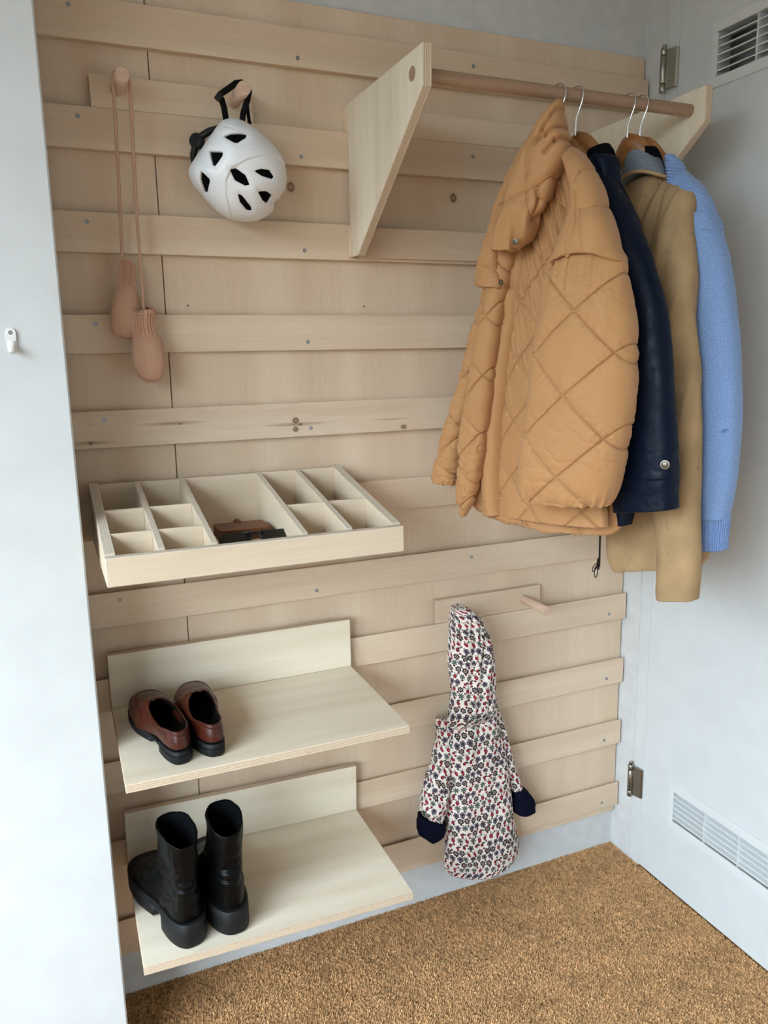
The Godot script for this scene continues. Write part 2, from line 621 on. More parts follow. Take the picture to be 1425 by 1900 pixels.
func vent(door: Node3D, y0: float, y1: float, z0: float, z1: float, gaps: int, label: String, open: bool) -> void:
	var t := Node3D.new()
	t.name = "vent"
	door.add_child(t, true)
	t.set_meta("label", label)
	var s := Solid.new()
	s.box(Vector3(-0.004, y1 - 0.003, z0 - 0.013), Vector3(0.002, y1 + 0.02, z1 + 0.013), 2, 0.001)
	s.box(Vector3(-0.004, y0 - 0.02, z0 - 0.013), Vector3(0.002, y0 + 0.003, z1 + 0.013), 2, 0.001)
	s.box(Vector3(-0.004, y0 + 0.003, z0 - 0.013), Vector3(0.002, y1 - 0.003, z0 + 0.003), 1, 0.001)
	s.box(Vector3(-0.004, y0 + 0.003, z1 - 0.003), Vector3(0.002, y1 - 0.003, z1 + 0.013), 1, 0.001)
	for k in 6:
		var z := z0 + 0.111 * (k + 1)
		if z < z1 - 0.02:
			s.box(Vector3(-0.001, y0, z - 0.0015), Vector3(0.03, y1, z + 0.0015), 1, 0.0005)
	part("vent_frame", s.done(), mats.vent_plastic, t)
	var pitch := (y1 - y0) / gaps
	for k in range(0, gaps):
		s = Solid.new()
		# slats lean outwards and down
		var y := y0 + pitch * (k + 0.5) + (0.006 if not open else 0.004)
		if open and k == gaps - 1:
			continue
		if open:
			y = y0 + pitch * (k + 1)
		s.prism(PackedVector2Array([Vector2(-0.001, y - 0.0045), Vector2(0.032, y + 0.003), Vector2(0.032, y + 0.005), Vector2(-0.001, y - 0.0015)]) if not open
			else PackedVector2Array([Vector2(0.0005, y - 0.002), Vector2(0.03, y + 0.007), Vector2(0.03, y + 0.009), Vector2(0.0005, y + 0.001)]), 2, z0, z1, 0.0)
		part("slat", s.done(), mats.vent_plastic, t)


func hinge(door: Node3D, y: float) -> void:
	var t := Node3D.new()
	t.name = "hinge"
	door.add_child(t, true)
	t.position = Vector3(0, y, 0)
	var s := Solid.new()
	# bent leaf lying over the door edge
	s.prism(PackedVector2Array([Vector2(-0.008, -0.001), Vector2(-0.014, -0.026), Vector2(-0.011, -0.027), Vector2(-0.004, -0.0045), Vector2(0.0, 0.002), Vector2(-0.003, 0.003)]), 1, -0.044, 0.044, 0.0)
	part("hinge_leaf", s.done(), mats.zinc, t)
	for k in 3:
		var a: float = [-0.05, -0.031, 0.0325][k]
		var b: float = [-0.0325, 0.031, 0.048][k]
		var pts := [Vector3(-0.0165, a, -0.033), Vector3(-0.0165, a + 0.001, -0.033), Vector3(-0.0165, b - 0.001, -0.033), Vector3(-0.0165, b, -0.033)]
		part("knuckle", tube(pts, [0.007, 0.0078, 0.0078, 0.007], 16), mats.zinc, t)
	part("hinge_pin", tube([Vector3(-0.0165, 0.048, -0.033), Vector3(-0.0165, 0.052, -0.033), Vector3(-0.0165, 0.0525, -0.033), Vector3(-0.0165, 0.057, -0.033)], [0.004, 0.004, 0.0055, 0.004], 14), mats.zinc, t)


# ---------------------------------------------------------------- plywood wall with battens
const TOPS := [2.1449, 1.9535, 1.7635, 1.5699, 1.3796, 1.1885, 0.9979, 0.8076, 0.6140, 0.4226, 0.2219]


func build_cleat_wall() -> void:
	var t := thing("cleat_wall", "pale plywood wall lining with eleven horizontal battens screwed across it", "wall panelling")
	var s := Solid.new(1, Vector2(-0.1175, -0.2536))
	s.box(Vector3(0.2546, 0.1175, WALL_Z), Vector3(1.4737, 2.2, 0.0), 2, 0.0008)
	part("plywood_panel", s.done(), mats.panel_wood, t)
	s = Solid.new(1, Vector2(-0.7, 0.53))
	s.box(Vector3(-0.06, 0.1175, WALL_Z), Vector3(0.2526, 2.2, 0.0), 2, 0.0008)
	part("plywood_panel", s.done(), mats.panel_wood, t)
	var grid := {0: [[0.114, 0.0], [0.555, 0.023], [0.970, 0.0]], 6: [[0.113, 0.0], [0.555, 0.032], [0.969, 0.0]]}
	for i in 11:
		var y1: float = TOPS[i]
		var y0 := y1 - 0.0758
		s = Solid.new(0, Vector2(rng.randf() if i != 4 else 0.0, rng.randf() if i != 4 else -y0))
		var bow := 0.0
		s.prism(PackedVector2Array([Vector2(0.0, y0), Vector2(BATTEN, y0 + bow), Vector2(BATTEN, y1), Vector2(0.0, y1 - 0.012)]), 0, -0.05, 1.4725, 0.0007)
		var b := part("batten", s.done(), mats.knotty_wood if i == 4 else mats.batten_wood, t)
		for x: float in [0.1135, 0.5535, 0.9695, 1.4138]:
			var sc := part("screw", screw_mesh(0.0045), mats.screw_steel, b)
			var drop := 0.0185 if x < 0.2 else (0.058 if x < 0.6 else (0.0265 if x < 1.0 else 0.0555))
			sc.position = Vector3(x + 0.0, y1 - drop, BATTEN)
	for p: Vector2 in [Vector2(0.2998, 1.5893), Vector2(0.6959, 1.59)]:
		var sc := part("nail", screw_mesh(0.0019), mats.dark_gap, t)
		sc.position = Vector3(p.x, p.y, 0.0)


# ---------------------------------------------------------------- clothes rail on two brackets
func build_rail_unit() -> void:
	var t := thing("clothes_rail", "plywood clothes rail with two angled brackets and a round wooden rod", "clothes rail", Vector3(0.98, 1.69, 0.018))
	var o := -t.position
	for k in 2:
		var x0 := 0.66 if k == 0 else 1.303
		var s := Solid.new(1, Vector2(0.3 * k, 0.1))
		s.prism(PackedVector2Array([Vector2(0.0185, 1.6935), Vector2(0.062, 1.6935), Vector2(0.386, 1.939), Vector2(0.387, 2.0083), Vector2(0.0185, 2.0083)]), 0, x0, x0 + 0.018, 0.001, true)
		var b := part("bracket", s.done(mats.pale_ply, mats.ply_edge), null, t)
		b.position = o
		var plug_x := x0 - 0.0012 if k == 0 else x0 + 0.0165
		if k == 0:
			var pm := tube([Vector3(plug_x, RAIL_Y, RAIL_Z), Vector3(plug_x + 0.003, RAIL_Y, RAIL_Z)], [0.0122], 28)
			var pg := part("rod_end", pm, mats.beech, b)
			pg.position = Vector3.ZERO
	var rod := tube([Vector3(0.6785, RAIL_Y, RAIL_Z), Vector3(1.302, RAIL_Y, RAIL_Z)], [0.0125], 28)
	part("rod", rod, mats.beech, t).position = o
	var s2 := Solid.new(0, Vector2(0.4, 0.3))
	s2.prism(PackedVector2Array([Vector2(0.0005, 1.9433), Vector2(BATTEN, 1.9545), Vector2(BATTEN, 2.0083), Vector2(0.0005, 2.0083)]), 0, 0.655, 1.325, 0.0007)
	part("back_plate", s2.done(), mats.batten_wood, t).position = o
	s2 = Solid.new(0, Vector2(0.9, 0.1))
	s2.box(Vector3(0.655, 1.6935, BATTEN + 0.0003), Vector3(1.325, 1.7575, BATTEN + 0.0125), 0, 0.0007)
	part("back_plate", s2.done(), mats.batten_wood, t).position = o


# ---------------------------------------------------------------- peg rails
func build_peg_rails() -> void:
	peg_rail(0.139, 0.4535, 1.9545, 2.0125, [0.1903, 0.4145], 1.989, 0.108, 0.0133, "plywood peg rail with two round pegs holding the mittens and the helmet")
	peg_rail(0.867, 1.180, 0.8085, 0.8695, [0.916, 1.1285], 0.8365, 0.128, 0.0122, "plywood peg rail with two round pegs above the floral coat")


func peg_rail(x0: float, x1: float, y0: float, y1: float, pegs: Array, py: float, reach: float, r: float, label: String) -> void:
	var t := thing("peg_rail", label, "peg rail", Vector3(x0, y0, 0.0))
	var o := -t.position
	var s := Solid.new(0, Vector2(x0 * 3.0, y0))
	s.prism(PackedVector2Array([Vector2(0.0005, y0 - 0.0115), Vector2(BATTEN, y0), Vector2(BATTEN, y1), Vector2(0.0005, y1)]), 0, x0, x1, 0.0007)
	part("rail_board", s.done(), mats.batten_wood, t).position = o
	for x: float in pegs:
		part("peg", tube([Vector3(x, py, BATTEN - 0.003), Vector3(x, py, reach - 0.001), Vector3(x, py, reach)], [r, r, r - 0.001], 24), mats.peg_wood, t).position = o


# ---------------------------------------------------------------- sloping divider tray
func build_tray() -> void:
	var t := thing("divider_tray", "shallow plywood wall tray with a sloping top and ten compartments", "tray", Vector3(0.344, 1.107, 0.02))
	var o := -t.position
	var zb := 0.0185
	var zf := 0.375
	var top := func(z: float) -> float: return lerpf(1.2345, 1.1575, (z - zb) / (zf - zb))
	var s: Solid
	for x: float in [0.072, 0.599]:
		s = Solid.new(2, Vector2(x, 0.2))
		s.prism(PackedVector2Array([Vector2(zb, 1.107), Vector2(zf - 0.018, 1.107), Vector2(zf - 0.018, top.call(zf - 0.018)), Vector2(zb, top.call(zb))]), 0, x, x + 0.018, 0.0008, true)
		part("side_board", s.done(mats.tray_ply, mats.bleached_edge), null, t).position = o
	s = Solid.new(0, Vector2(0.2, 0.3))
	s.prism(PackedVector2Array([Vector2(0.072, 1.107), Vector2(0.617, 1.107), Vector2(0.617, top.call(zf)), Vector2(0.072, top.call(zf))]), 2, zf - 0.018, zf, 0.0012, true)
	part("front_board", s.done(mats.tray_ply, mats.bleached_edge), null, t).position = o
	s = Solid.new(0, Vector2(0.5, 0.1))
	s.prism(PackedVector2Array([Vector2(0.09, 1.107), Vector2(0.599, 1.107), Vector2(0.599, top.call(zb + 0.015)), Vector2(0.09, top.call(zb + 0.015))]), 2, zb, zb + 0.015, 0.0008, true)
	part("rear_board", s.done(mats.tray_ply, mats.bleached_edge), null, t).position = o
	s = Solid.new(0, Vector2(0.1, 0.1))
	s.box(Vector3(0.09, 1.112, zb + 0.015), Vector3(0.599, 1.121, zf - 0.018), 1, 0.0, false)
	part("base_panel", s.done(), mats.tray_ply, t).position = o
	for d: Array in [[0.161, 0.1725], [0.252, 0.2635], [0.4185, 0.430], [0.507, 0.5185]]:
		s = Solid.new(2, Vector2(d[0], 0.6))
		var za := zb + 0.0152
		var ze := zf - 0.0182
		s.prism(PackedVector2Array([Vector2(za, 1.1215), Vector2(ze, 1.1215), Vector2(ze, top.call(ze) - 0.0005), Vector2(za, top.call(za) - 0.0005)]), 0, d[0], d[1], 0.0006, true)
		part("long_divider", s.done(mats.tray_ply, mats.bleached_edge), null, t).position = o
	for c: Array in [[0.0902, 0.1608, 0.168], [0.0902, 0.1608, 0.277], [0.1727, 0.2518, 0.168], [0.1727, 0.2518, 0.277], [0.4302, 0.5068, 0.221], [0.5187, 0.5988, 0.221]]:
		s = Solid.new(0, Vector2(c[0] * 5.0, c[2]))
		var y: float = top.call(c[2]) - 0.001
		s.box(Vector3(c[0], 1.1215, c[2] - 0.0035), Vector3(c[1], y, c[2] + 0.0035), 2, 0.0006, false)
		part("cross_divider", s.done(), mats.tray_ply, t).position = o


# ---------------------------------------------------------------- shoe shelves
func build_shelves() -> void:
	shelf(Vector3(0.352, 0.7455, 0.036), 0.0, "upper plywood wall shelf with a low back board, holding brown loafers")
	shelf(Vector3(0.3555, 0.3685, 0.036), -1.0, "lower plywood wall shelf with a low back board, holding black boots")


func shelf(at: Vector3, tilt: float, label: String) -> void:
	var t := thing("shoe_shelf", label, "shelf", at)
	t.rotation_degrees.z = tilt
	t.rotation_degrees.y = -0.8
	var s := Solid.new(0, Vector2(at.y, at.y * 2.0))
	s.box(Vector3(-0.275, -0.0165, -0.0175), Vector3(0.2745, 0.0, 0.341), 1, 0.0009, true)
	part("shelf_board", s.done(mats.pale_ply, mats.ply_edge), null, t)
	s = Solid.new(0, Vector2(at.y * 3.0, at.y))
	s.box(Vector3(-0.275, 0.0002, -0.0175), Vector3(0.2745, 0.119, 0.0), 2, 0.0009, true)
	part("back_board", s.done(mats.pale_ply, mats.ply_edge), null, t)


# <soft>
# ---------------------------------------------------------------- soft things: lofted cross-sections with relief along the normal
func noise_of(s: int, kind := FastNoiseLite.TYPE_SIMPLEX_SMOOTH, octaves := 2) -> FastNoiseLite:
	var f := FastNoiseLite.new()
	f.seed = s
	f.noise_type = kind
	f.frequency = 1.0
	f.fractal_octaves = octaves
	return f


func row_at(rows: Array, lens: PackedFloat32Array, d: float) -> PackedFloat32Array:
	var k := 0
	while k < rows.size() - 2 and lens[k + 1] < d:
		k += 1
	var f := clampf((d - lens[k]) / maxf(lens[k + 1] - lens[k], 1e-5), 0.0, 1.0)
	var a: Array = rows[maxi(k - 1, 0)]
	var b: Array = rows[k]
	var c: Array = rows[k + 1]
	var e: Array = rows[mini(k + 2, rows.size() - 1)]
	var out := PackedFloat32Array()
	for i in 7:
		out.append(cubic_interpolate(b[i], c[i], a[i], e[i], f))
	return out


func grid_normals(p: PackedVector3Array, w: int, h: int, wrap: bool) -> PackedVector3Array:
	var n := PackedVector3Array()
	n.resize(p.size())
	for j in h:
		var ju := maxi(j - 1, 0) * w
		var jd := mini(j + 1, h - 1) * w
		for i in w:
			var il := i - 1
			var ir := i + 1
			if wrap:
				il = w - 2 if i == 0 else i - 1
				ir = 1 if i == w - 1 else i + 1
			else:
				il = maxi(il, 0)
				ir = mini(ir, w - 1)
			var du := p[j * w + ir] - p[j * w + il]
			var dv := p[jd + i] - p[ju + i]
			n[j * w + i] = du.cross(dv).normalized()
	return n


func grid_mesh(p: PackedVector3Array, n: PackedVector3Array, uv: PackedVector2Array, w: int, h: int) -> ArrayMesh:
	var idx := PackedInt32Array()
	idx.resize((w - 1) * (h - 1) * 6)
	var k := 0
	for j in h - 1:
		for i in w - 1:
			var a := j * w + i
			for q: int in [a, a + w + 1, a + 1, a, a + w, a + w + 1]:
				idx[k] = q
				k += 1
	var arr := []
	arr.resize(Mesh.ARRAY_MAX)
	arr[Mesh.ARRAY_VERTEX] = p
	arr[Mesh.ARRAY_NORMAL] = n
	arr[Mesh.ARRAY_TEX_UV] = uv
	arr[Mesh.ARRAY_INDEX] = idx
	var m := ArrayMesh.new()
	m.add_surface_from_arrays(Mesh.PRIMITIVE_TRIANGLES, arr)
	return m


# rows: left (s, y), right (s, y), depth, front half depth, back half depth; relief: func(point, angle) -> metres along the normal
func cloth(rows: Array, nu: int, nv: int, relief: Callable, hem := 0.006, power := 0.8, cap := true, arch := 0.0, arch_top := 0.0) -> ArrayMesh:
	var lens := PackedFloat32Array([0.0])
	for k in range(1, rows.size()):
		var a := Vector2(rows[k][0] + rows[k][2], rows[k][1] + rows[k][3]) * 0.5
		var b := Vector2(rows[k - 1][0] + rows[k - 1][2], rows[k - 1][1] + rows[k - 1][3]) * 0.5
		lens.append(lens[k - 1] + maxf(a.distance_to(b), 0.002))
	var total := lens[lens.size() - 1]
	var w := nu + 1
	var front := int(nu * 0.62)
	var cx := PackedFloat32Array()
	var sx := PackedFloat32Array()
	var th := PackedFloat32Array()
	for i in w:
		var t := PI * i / front if i <= front else PI + PI * (i - front) / (nu - front)
		th.append(t)
		cx.append(signf(cos(t)) * pow(absf(cos(t)), power))
		sx.append(signf(sin(t)) * pow(absf(sin(t)), power))
	var p := PackedVector3Array()
	for j in nv + 1:
		var r := row_at(rows, lens, total * j / nv)
		var mid := Vector3((r[0] + r[2]) * 0.5, (r[1] + r[3]) * 0.5, r[4])
		var half := Vector3((r[2] - r[0]) * 0.5, (r[3] - r[1]) * 0.5, 0)
		for i in w:
			var rise := (arch * smoothstep(0.45, 1.0, j / float(nv)) + arch_top * (1.0 - smoothstep(0.0, 0.55, j / float(nv)))) * (1.0 - cx[i] * cx[i])
			p.append(mid + half * cx[i] + Vector3(0, rise, sx[i] * (r[5] if sx[i] > 0.0 else r[6])))
	var n := grid_normals(p, w, nv + 1, true)
	for q in p.size():
		p[q] += n[q] * float(relief.call(p[q], th[q % w]))
	var uv := PackedVector2Array()
	uv.resize(p.size())
	for j in nv + 1:
		var run := 0.0
		for i in w:
			if i > 0:
				run += p[j * w + i].distance_to(p[j * w + i - 1])
			uv[j * w + i] = Vector2(run, -total * j / nv)
	# hem turned to the inside
	var h := nv + 1
	if hem > 0.0:
		n = grid_normals(p, w, h, true)
		for step in 3:
			for i in w:
				var fold: float = [0.5, 1.0, 1.3][step]
				var rise: float = [-0.0015, 0.001, 0.04][step]
				var q := p[nv * w + i] - n[nv * w + i] * hem * fold + Vector3(0, rise, 0)
				if step == 2:
					q = p[maxi(nv - int(nv * 0.05) - 1, 0) * w + i] - n[maxi(nv - int(nv * 0.05) - 1, 0) * w + i] * hem * 1.3
				p.append(q)
				uv.append(uv[nv * w + i] + Vector2(0, -0.002 * (step + 1)))
			h += 1
	var centre := Vector3.ZERO
	if cap:
		# close both ends by gathering the outermost ring
		var pts := PackedVector3Array()
		var uvs := PackedVector2Array()
		for ring_: int in [0, h - 1]:
			centre = Vector3.ZERO
			for i in nu:
				centre += p[ring_ * w + i] / nu
			if ring_ == 0:
				for i in w:
					pts.append(centre)
					uvs.append(uv[i])
				for i in w:
					pts.append(p[i].lerp(centre, 0.02))
					uvs.append(uv[i])
				pts.append_array(p)
				uvs.append_array(uv)
			else:
				for i in w:
					pts.append(p[ring_ * w + i])
					uvs.append(uv[ring_ * w + i])
				for i in w:
					pts.append(centre)
					uvs.append(uv[ring_ * w + i])
		p = pts
		uv = uvs
		h += 4
	n = grid_normals(p, w, h, true)
	for i in w:
		if n[i] == Vector3.ZERO:
			n[i] = Vector3.UP
	return grid_mesh(p, n, uv, w, h)


func line_distance(p: Vector3, a: float, b: float, first: float, period: float) -> float:
	var k := (a * p.x + b * p.y - first) / period
	return absf(k - roundf(k)) * period


func quilt(p: Vector3, l1: Array, l2: Array, puff: float) -> float:
	var d := minf(line_distance(p, l1[0], l1[1], l1[2], l1[3]), line_distance(p, l2[0], l2[1], l2[2], l2[3]))
	return puff * (1.0 - exp(-d / 0.011)) - 0.0038 * exp(-pow(d / 0.0013, 2.0))


func ridged(f: FastNoiseLite, x: float, y: float, z: float) -> float:
	return 1.0 - absf(f.get_noise_3d(x, y, z)) * 2.2


func seam(p: Vector3, a: Vector2, b: Vector2, deep := 0.003, wide := 0.002) -> float:
	var q := Vector2(p.x, p.y)
	var c := Geometry2D.get_closest_point_to_segment(q, a, b)
	return -deep * exp(-pow(q.distance_to(c) / wide, 2.0))


func soft_materials() -> void:
	var m := mat("quilted_cloth", Color.WHITE, 0.62, 0.35)
	m.albedo_texture = tex(speckle_image(101, 256, Color(0.715, 0.53, 0.352), 0.02, 0.2))
	m.uv1_scale = Vector3(5, 5, 1)
	m.rim_enabled = true
	m.rim = 0.25
	m.rim_tint = 0.6
	m = mat("navy_cloth", Color.WHITE, 0.55, 0.26)
	m.albedo_texture = tex(worn_image(102, 512))
	m.uv1_scale = Vector3(3, 3, 1)
	m.roughness_texture = tex(speckle_image(103, 256, Color(0.85, 0.85, 0.85), 0.3, 0.05))
	mat("dark_lining", Color(0.025, 0.028, 0.04), 0.85, 0.2)
	m = mat("tan_cloth", Color.WHITE, 0.78, 0.25)
	m.albedo_texture = tex(stained_image(104, 512))
	m.uv1_scale = Vector3(2.2, 2.2, 1)
	m = mat("slate_corduroy", Color.WHITE, 0.9, 0.15)
	m.albedo_texture = tex(speckle_image(105, 128, Color(0.43, 0.465, 0.495), 0.12, 0.2))
	m.uv1_scale = Vector3(8, 8, 1)
	m = mat("blue_knit", Color.WHITE, 0.95, 0.15)
	m.albedo_texture = tex(knit_image(106, 512, Color(0.40, 0.51, 0.69), Color(0.60, 0.70, 0.85)))
	m.uv1_scale = Vector3(5.5, 5.5, 1)
	m.rim_enabled = true
	m.rim = 0.5
	m.rim_tint = 0.7
	m = mat("rose_knit", Color.WHITE, 0.95, 0.15)
	m.albedo_texture = tex(speckle_image(107, 256, Color(0.78, 0.63, 0.535), 0.16, 0.25))
	m.uv1_scale = Vector3(14, 14, 1)
	m = mat("cord_yarn", Color(0.74, 0.60, 0.505), 0.95, 0.15)
	m = mat("floral_cloth", Color.WHITE, 0.72, 0.3)
	m.albedo_texture = tex(floral_image(108, 1024))
	m.uv1_scale = Vector3(1.0 / 0.238, 1.0 / 0.238, 1)
	m = mat("navy_cotton", Color.WHITE, 0.9, 0.15)
	m.albedo_texture = tex(speckle_image(109, 128, Color(0.055, 0.065, 0.125), 0.2, 0.2))
	m.uv1_scale = Vector3(10, 10, 1)
	m = mat("chrome_wire", Color(0.85, 0.85, 0.86), 0.15)
	m.metallic = 1.0
	m = mat("dark_metal", Color(0.17, 0.15, 0.14), 0.35)
	m.metallic = 0.9
	m = mat("snap_metal", Color(0.50, 0.47, 0.43), 0.38)
	m.metallic = 1.0


func worn_image(s: int, size: int) -> Image:
	# dark coated cotton, rubbed paler in specks and patches
	var a := noise_bytes(FastNoiseLite.TYPE_SIMPLEX_SMOOTH, s, 0.012, size, size, 3)
	var b := noise_bytes(FastNoiseLite.TYPE_VALUE, s + 1, 0.35, size, size, 2)
	var data := PackedByteArray()
	data.resize(size * size * 3)
	for i in size * size:
		var rub := clampf((a[i] - 120) / 110.0, 0.0, 1.0) * clampf((b[i] - 165) / 70.0, 0.0, 1.0) * 0.6
		var v := 1.0 + (b[i] - 128) / 255.0 * 0.35
		data[i * 3] = clampi(int(7 * v + rub * 45), 0, 255)
		data[i * 3 + 1] = clampi(int(18 * v + rub * 50), 0, 255)
		data[i * 3 + 2] = clampi(int(36 * v + rub * 50), 0, 255)
	return Image.create_from_data(size, size, false, Image.FORMAT_RGB8, data)


func stained_image(s: int, size: int) -> Image:
	# tan cotton with a few darker smudges
	var a := noise_bytes(FastNoiseLite.TYPE_SIMPLEX_SMOOTH, s, 0.01, size, size, 4)
	var b := noise_bytes(FastNoiseLite.TYPE_SIMPLEX_SMOOTH, s + 1, 0.3, size, size, 2)
	var c := noise_bytes(FastNoiseLite.TYPE_SIMPLEX_SMOOTH, s + 2, 0.018, size, size, 4)
	var data := PackedByteArray()
	data.resize(size * size * 3)
	for i in size * size:
		var v := 1.0 + (a[i] - 128) / 255.0 * 0.14 + (b[i] - 128) / 255.0 * 0.08 - clampf((c[i] - 205) / 60.0, 0.0, 1.0) * 0.16
		data[i * 3] = clampi(int(167 * v), 0, 255)
		data[i * 3 + 1] = clampi(int(139 * v), 0, 255)
		data[i * 3 + 2] = clampi(int(103 * v), 0, 255)
	return Image.create_from_data(size, size, false, Image.FORMAT_RGB8, data)


func knit_image(s: int, size: int, dark: Color, light: Color) -> Image:
	# heathered stocking stitch: columns of small slanting stitches
	var a := noise_bytes(FastNoiseLite.TYPE_SIMPLEX_SMOOTH, s, 0.12, size, size, 4)
	var b := noise_bytes(FastNoiseLite.TYPE_VALUE, s + 1, 0.5, size, size, 1)
	var im := Image.create(size, size, false, Image.FORMAT_RGB8)
	for y in size:
		for x in size:
			var cu := fposmod(x / float(size) * 56.0, 1.0)
			var slant := absf(cu - 0.5)
			var cv := fposmod(y / float(size) * 72.0 + slant * 1.1, 1.0)
			var stitch := smoothstep(0.0, 0.3, cv) * (1.0 - smoothstep(0.75, 1.0, cv)) * smoothstep(0.0, 0.16, slant)
			var heather := (a[y * size + x] * 0.75 + b[y * size + x] * 0.25) / 255.0
			var v := clampf(0.15 + stitch * 0.45 + (heather - 0.5) * 1.5, -0.1, 1.0)
			im.set_pixel(x, y, dark.lerp(light, v))
	return im


func floral_image(s: int, size: int) -> Image:
	# printed cotton: small red tulips, dark rosettes, grey leaves and berries on cream, repeating
	var im := Image.create(size, size, false, Image.FORMAT_RGB8)
	im.fill(Color(0.87, 0.83, 0.79))
	var r := RandomNumberGenerator.new()
	r.seed = s
	var n := 13
	var cell := size / float(n)
	for j in n:
		for i in n:
			var c := Vector2((i + 0.5 + (0.5 if j % 2 == 1 else 0.0)) * cell + r.randf_range(-0.1, 0.1) * cell, (j + 0.5) * cell + r.randf_range(-0.1, 0.1) * cell)
			var kind := (i * 5 + j * 3 + int(r.randf() * 2.0)) % 5
			stamp(im, size, c, cell * r.randf_range(0.45, 0.54), kind, r.randf_range(-0.6, 0.6))
			if r.randf() < 0.8:
				stamp(im, size, c + Vector2(0.5, 0.5) * cell, cell * 0.2, 5 if r.randf() < 0.55 else 6, r.randf() * TAU)
	return im


func stamp(im: Image, size: int, c: Vector2, rad: float, kind: int, turn: float) -> void:
	var ink := Color(0.17, 0.155, 0.17)
	var red := Color(0.56, 0.10, 0.17)
	var green := Color(0.36, 0.40, 0.38)
	var plum := Color(0.34, 0.30, 0.36)
	var k := int(rad * 1.15) + 1
	for dy in range(-k, k + 1):
		for dx in range(-k, k + 1):
			var q := Vector2(dx, dy).rotated(-turn) / rad
			var l := q.length()
			var a := q.angle()
			var col := Color(0, 0, 0, 0)
			match kind:
				0:   # dark rosette with a pale ring
					var edge := 0.70 + 0.26 * absf(cos(a * 3.0))
					if l < edge:
						col = ink
						if l > edge - 0.22 and absf(sin(a * 6.0)) < 0.5:
							col = green.darkened(0.15)
						if l < 0.40 and l > 0.25:
							col = Color(0.72, 0.66, 0.62)
						elif l <= 0.2:
							col = red.darkened(0.2)
				1:   # tulip with two leaves
					var body := Vector2(q.x / 0.52, (q.y + 0.28) / 0.60).length()
					if body < 1.0:
						col = red if body < 0.78 else ink.lerp(red, 0.4)
						if absf(q.x) < 0.07 and q.y > -0.4:
							col = ink.lerp(red, 0.5)
						if Vector2(q.x, q.y + 0.35).length() < 0.17:
							col = Color(0.70, 0.25, 0.30)
					elif absf(absf(q.x) - 0.28 - 0.25 * (q.y - 0.3)) < 0.10 and q.y > 0.25 and q.y < 0.92:
						col = ink
					elif absf(q.x) < 0.05 and q.y > 0.2 and q.y < 0.9:
						col = ink
				2:   # leaf spray
					var lobe := 0.45 + 0.50 * pow(absf(cos(a * 3.5)), 1.5)
					if l < lobe:
						col = green if l < lobe - 0.10 else ink
						if absf(sin(a * 3.5)) < 0.16 or absf(q.y) < 0.05:
							col = green.darkened(0.45)
				3:   # five petal flower
					var petal := 9.0
					for t in 5:
						petal = minf(petal, (q - Vector2.from_angle(TAU * t / 5.0) * 0.55).length())
					if petal < 0.36:
						col = plum if petal < 0.26 else ink
						if petal < 0.10:
							col = Color(0.66, 0.60, 0.64)
					elif l < 0.3:
						col = ink
				4:   # bud on a leaf
					var bud := Vector2((q.x - 0.1) / 0.48, (q.y + 0.1) / 0.46).length()
					if bud < 1.0:
						col = red if bud < 0.75 else ink.lerp(red, 0.3)
						if q.x > 0.15 and q.y < -0.1:
							col = red.darkened(0.35)
					elif Vector2((q.x + 0.35) / 0.6, (q.y - 0.45) / 0.26).length() < 1.0:
						col = green.darkened(0.3)
				5:   # berry
					if l < 0.85:
						col = red.darkened(0.1) if l < 0.6 else ink
				6:   # tiny sprig
					if l < 0.5 + 0.45 * absf(cos(a * 1.5)):
						col = ink if int(l * 9.0) % 2 == 0 else green
			if col.a > 0.5:
				im.set_pixel(posmod(int(c.x) + dx, size), posmod(int(c.y) + dy, size), col)


# ---------------------------------------------------------------- hangers and the coats on the rail
func hanger(x: float, turn: float, drop: float, label: String, lean := 0.0) -> void:
	var t := thing("coat_hanger", label, "hanger", Vector3(x, 1.95, RAIL_Z), "hangers on the clothes rail")
	t.rotation_degrees.y = turn
	var path := []
	for k in 11:
		var a := lerpf(-0.65, PI, k / 10.0)
		path.append(Vector3(cos(PI - a) * 0.0165 * -1.0, 0.0205 + sin(a) * 0.0165, 0))
	path.reverse()
	var wire := []
	for k in 12:
		var a := lerpf(PI * 1.18, -0.15, k / 11.0)
		wire.append(Vector3(cos(a) * 0.0165, 0.0205 + sin(a) * 0.0165, 0))
	wire.append(Vector3(0.014, 0.008, 0))
	wire.append(Vector3(0.006, -0.012, 0.001 + lean))
	wire.append(Vector3(0.001, -0.022, 0.001 + lean))
	wire.append(Vector3(0.0, drop - 0.01, 0))
	part("hook", tube(wire, [0.0014], 8), mats.chrome_wire, t)
	var arms := []
	var rad := []
	for k in 25:
		var s := lerpf(-0.1, 0.1, k / 24.0)
		var f := absf(s) / 0.1
		arms.append(Vector3(s, drop - 0.022 - 0.19 * pow(f, 1.7), -0.008 - 0.03 * f))
		rad.append(lerpf(0.0225, 0.010, f))
	part("yoke", tube(arms, rad, 14, Vector2(0.42, 1.0), Vector3.UP), mats.hanger_wood, t)


func ring(r: float, thick: float) -> ArrayMesh:
	var m := TorusMesh.new()
	m.inner_radius = r - thick
	m.outer_radius = r + thick
	m.rings = 20
	m.ring_segments = 8
	var a := ArrayMesh.new()
	a.add_surface_from_arrays(Mesh.PRIMITIVE_TRIANGLES, m.get_mesh_arrays())
	return a


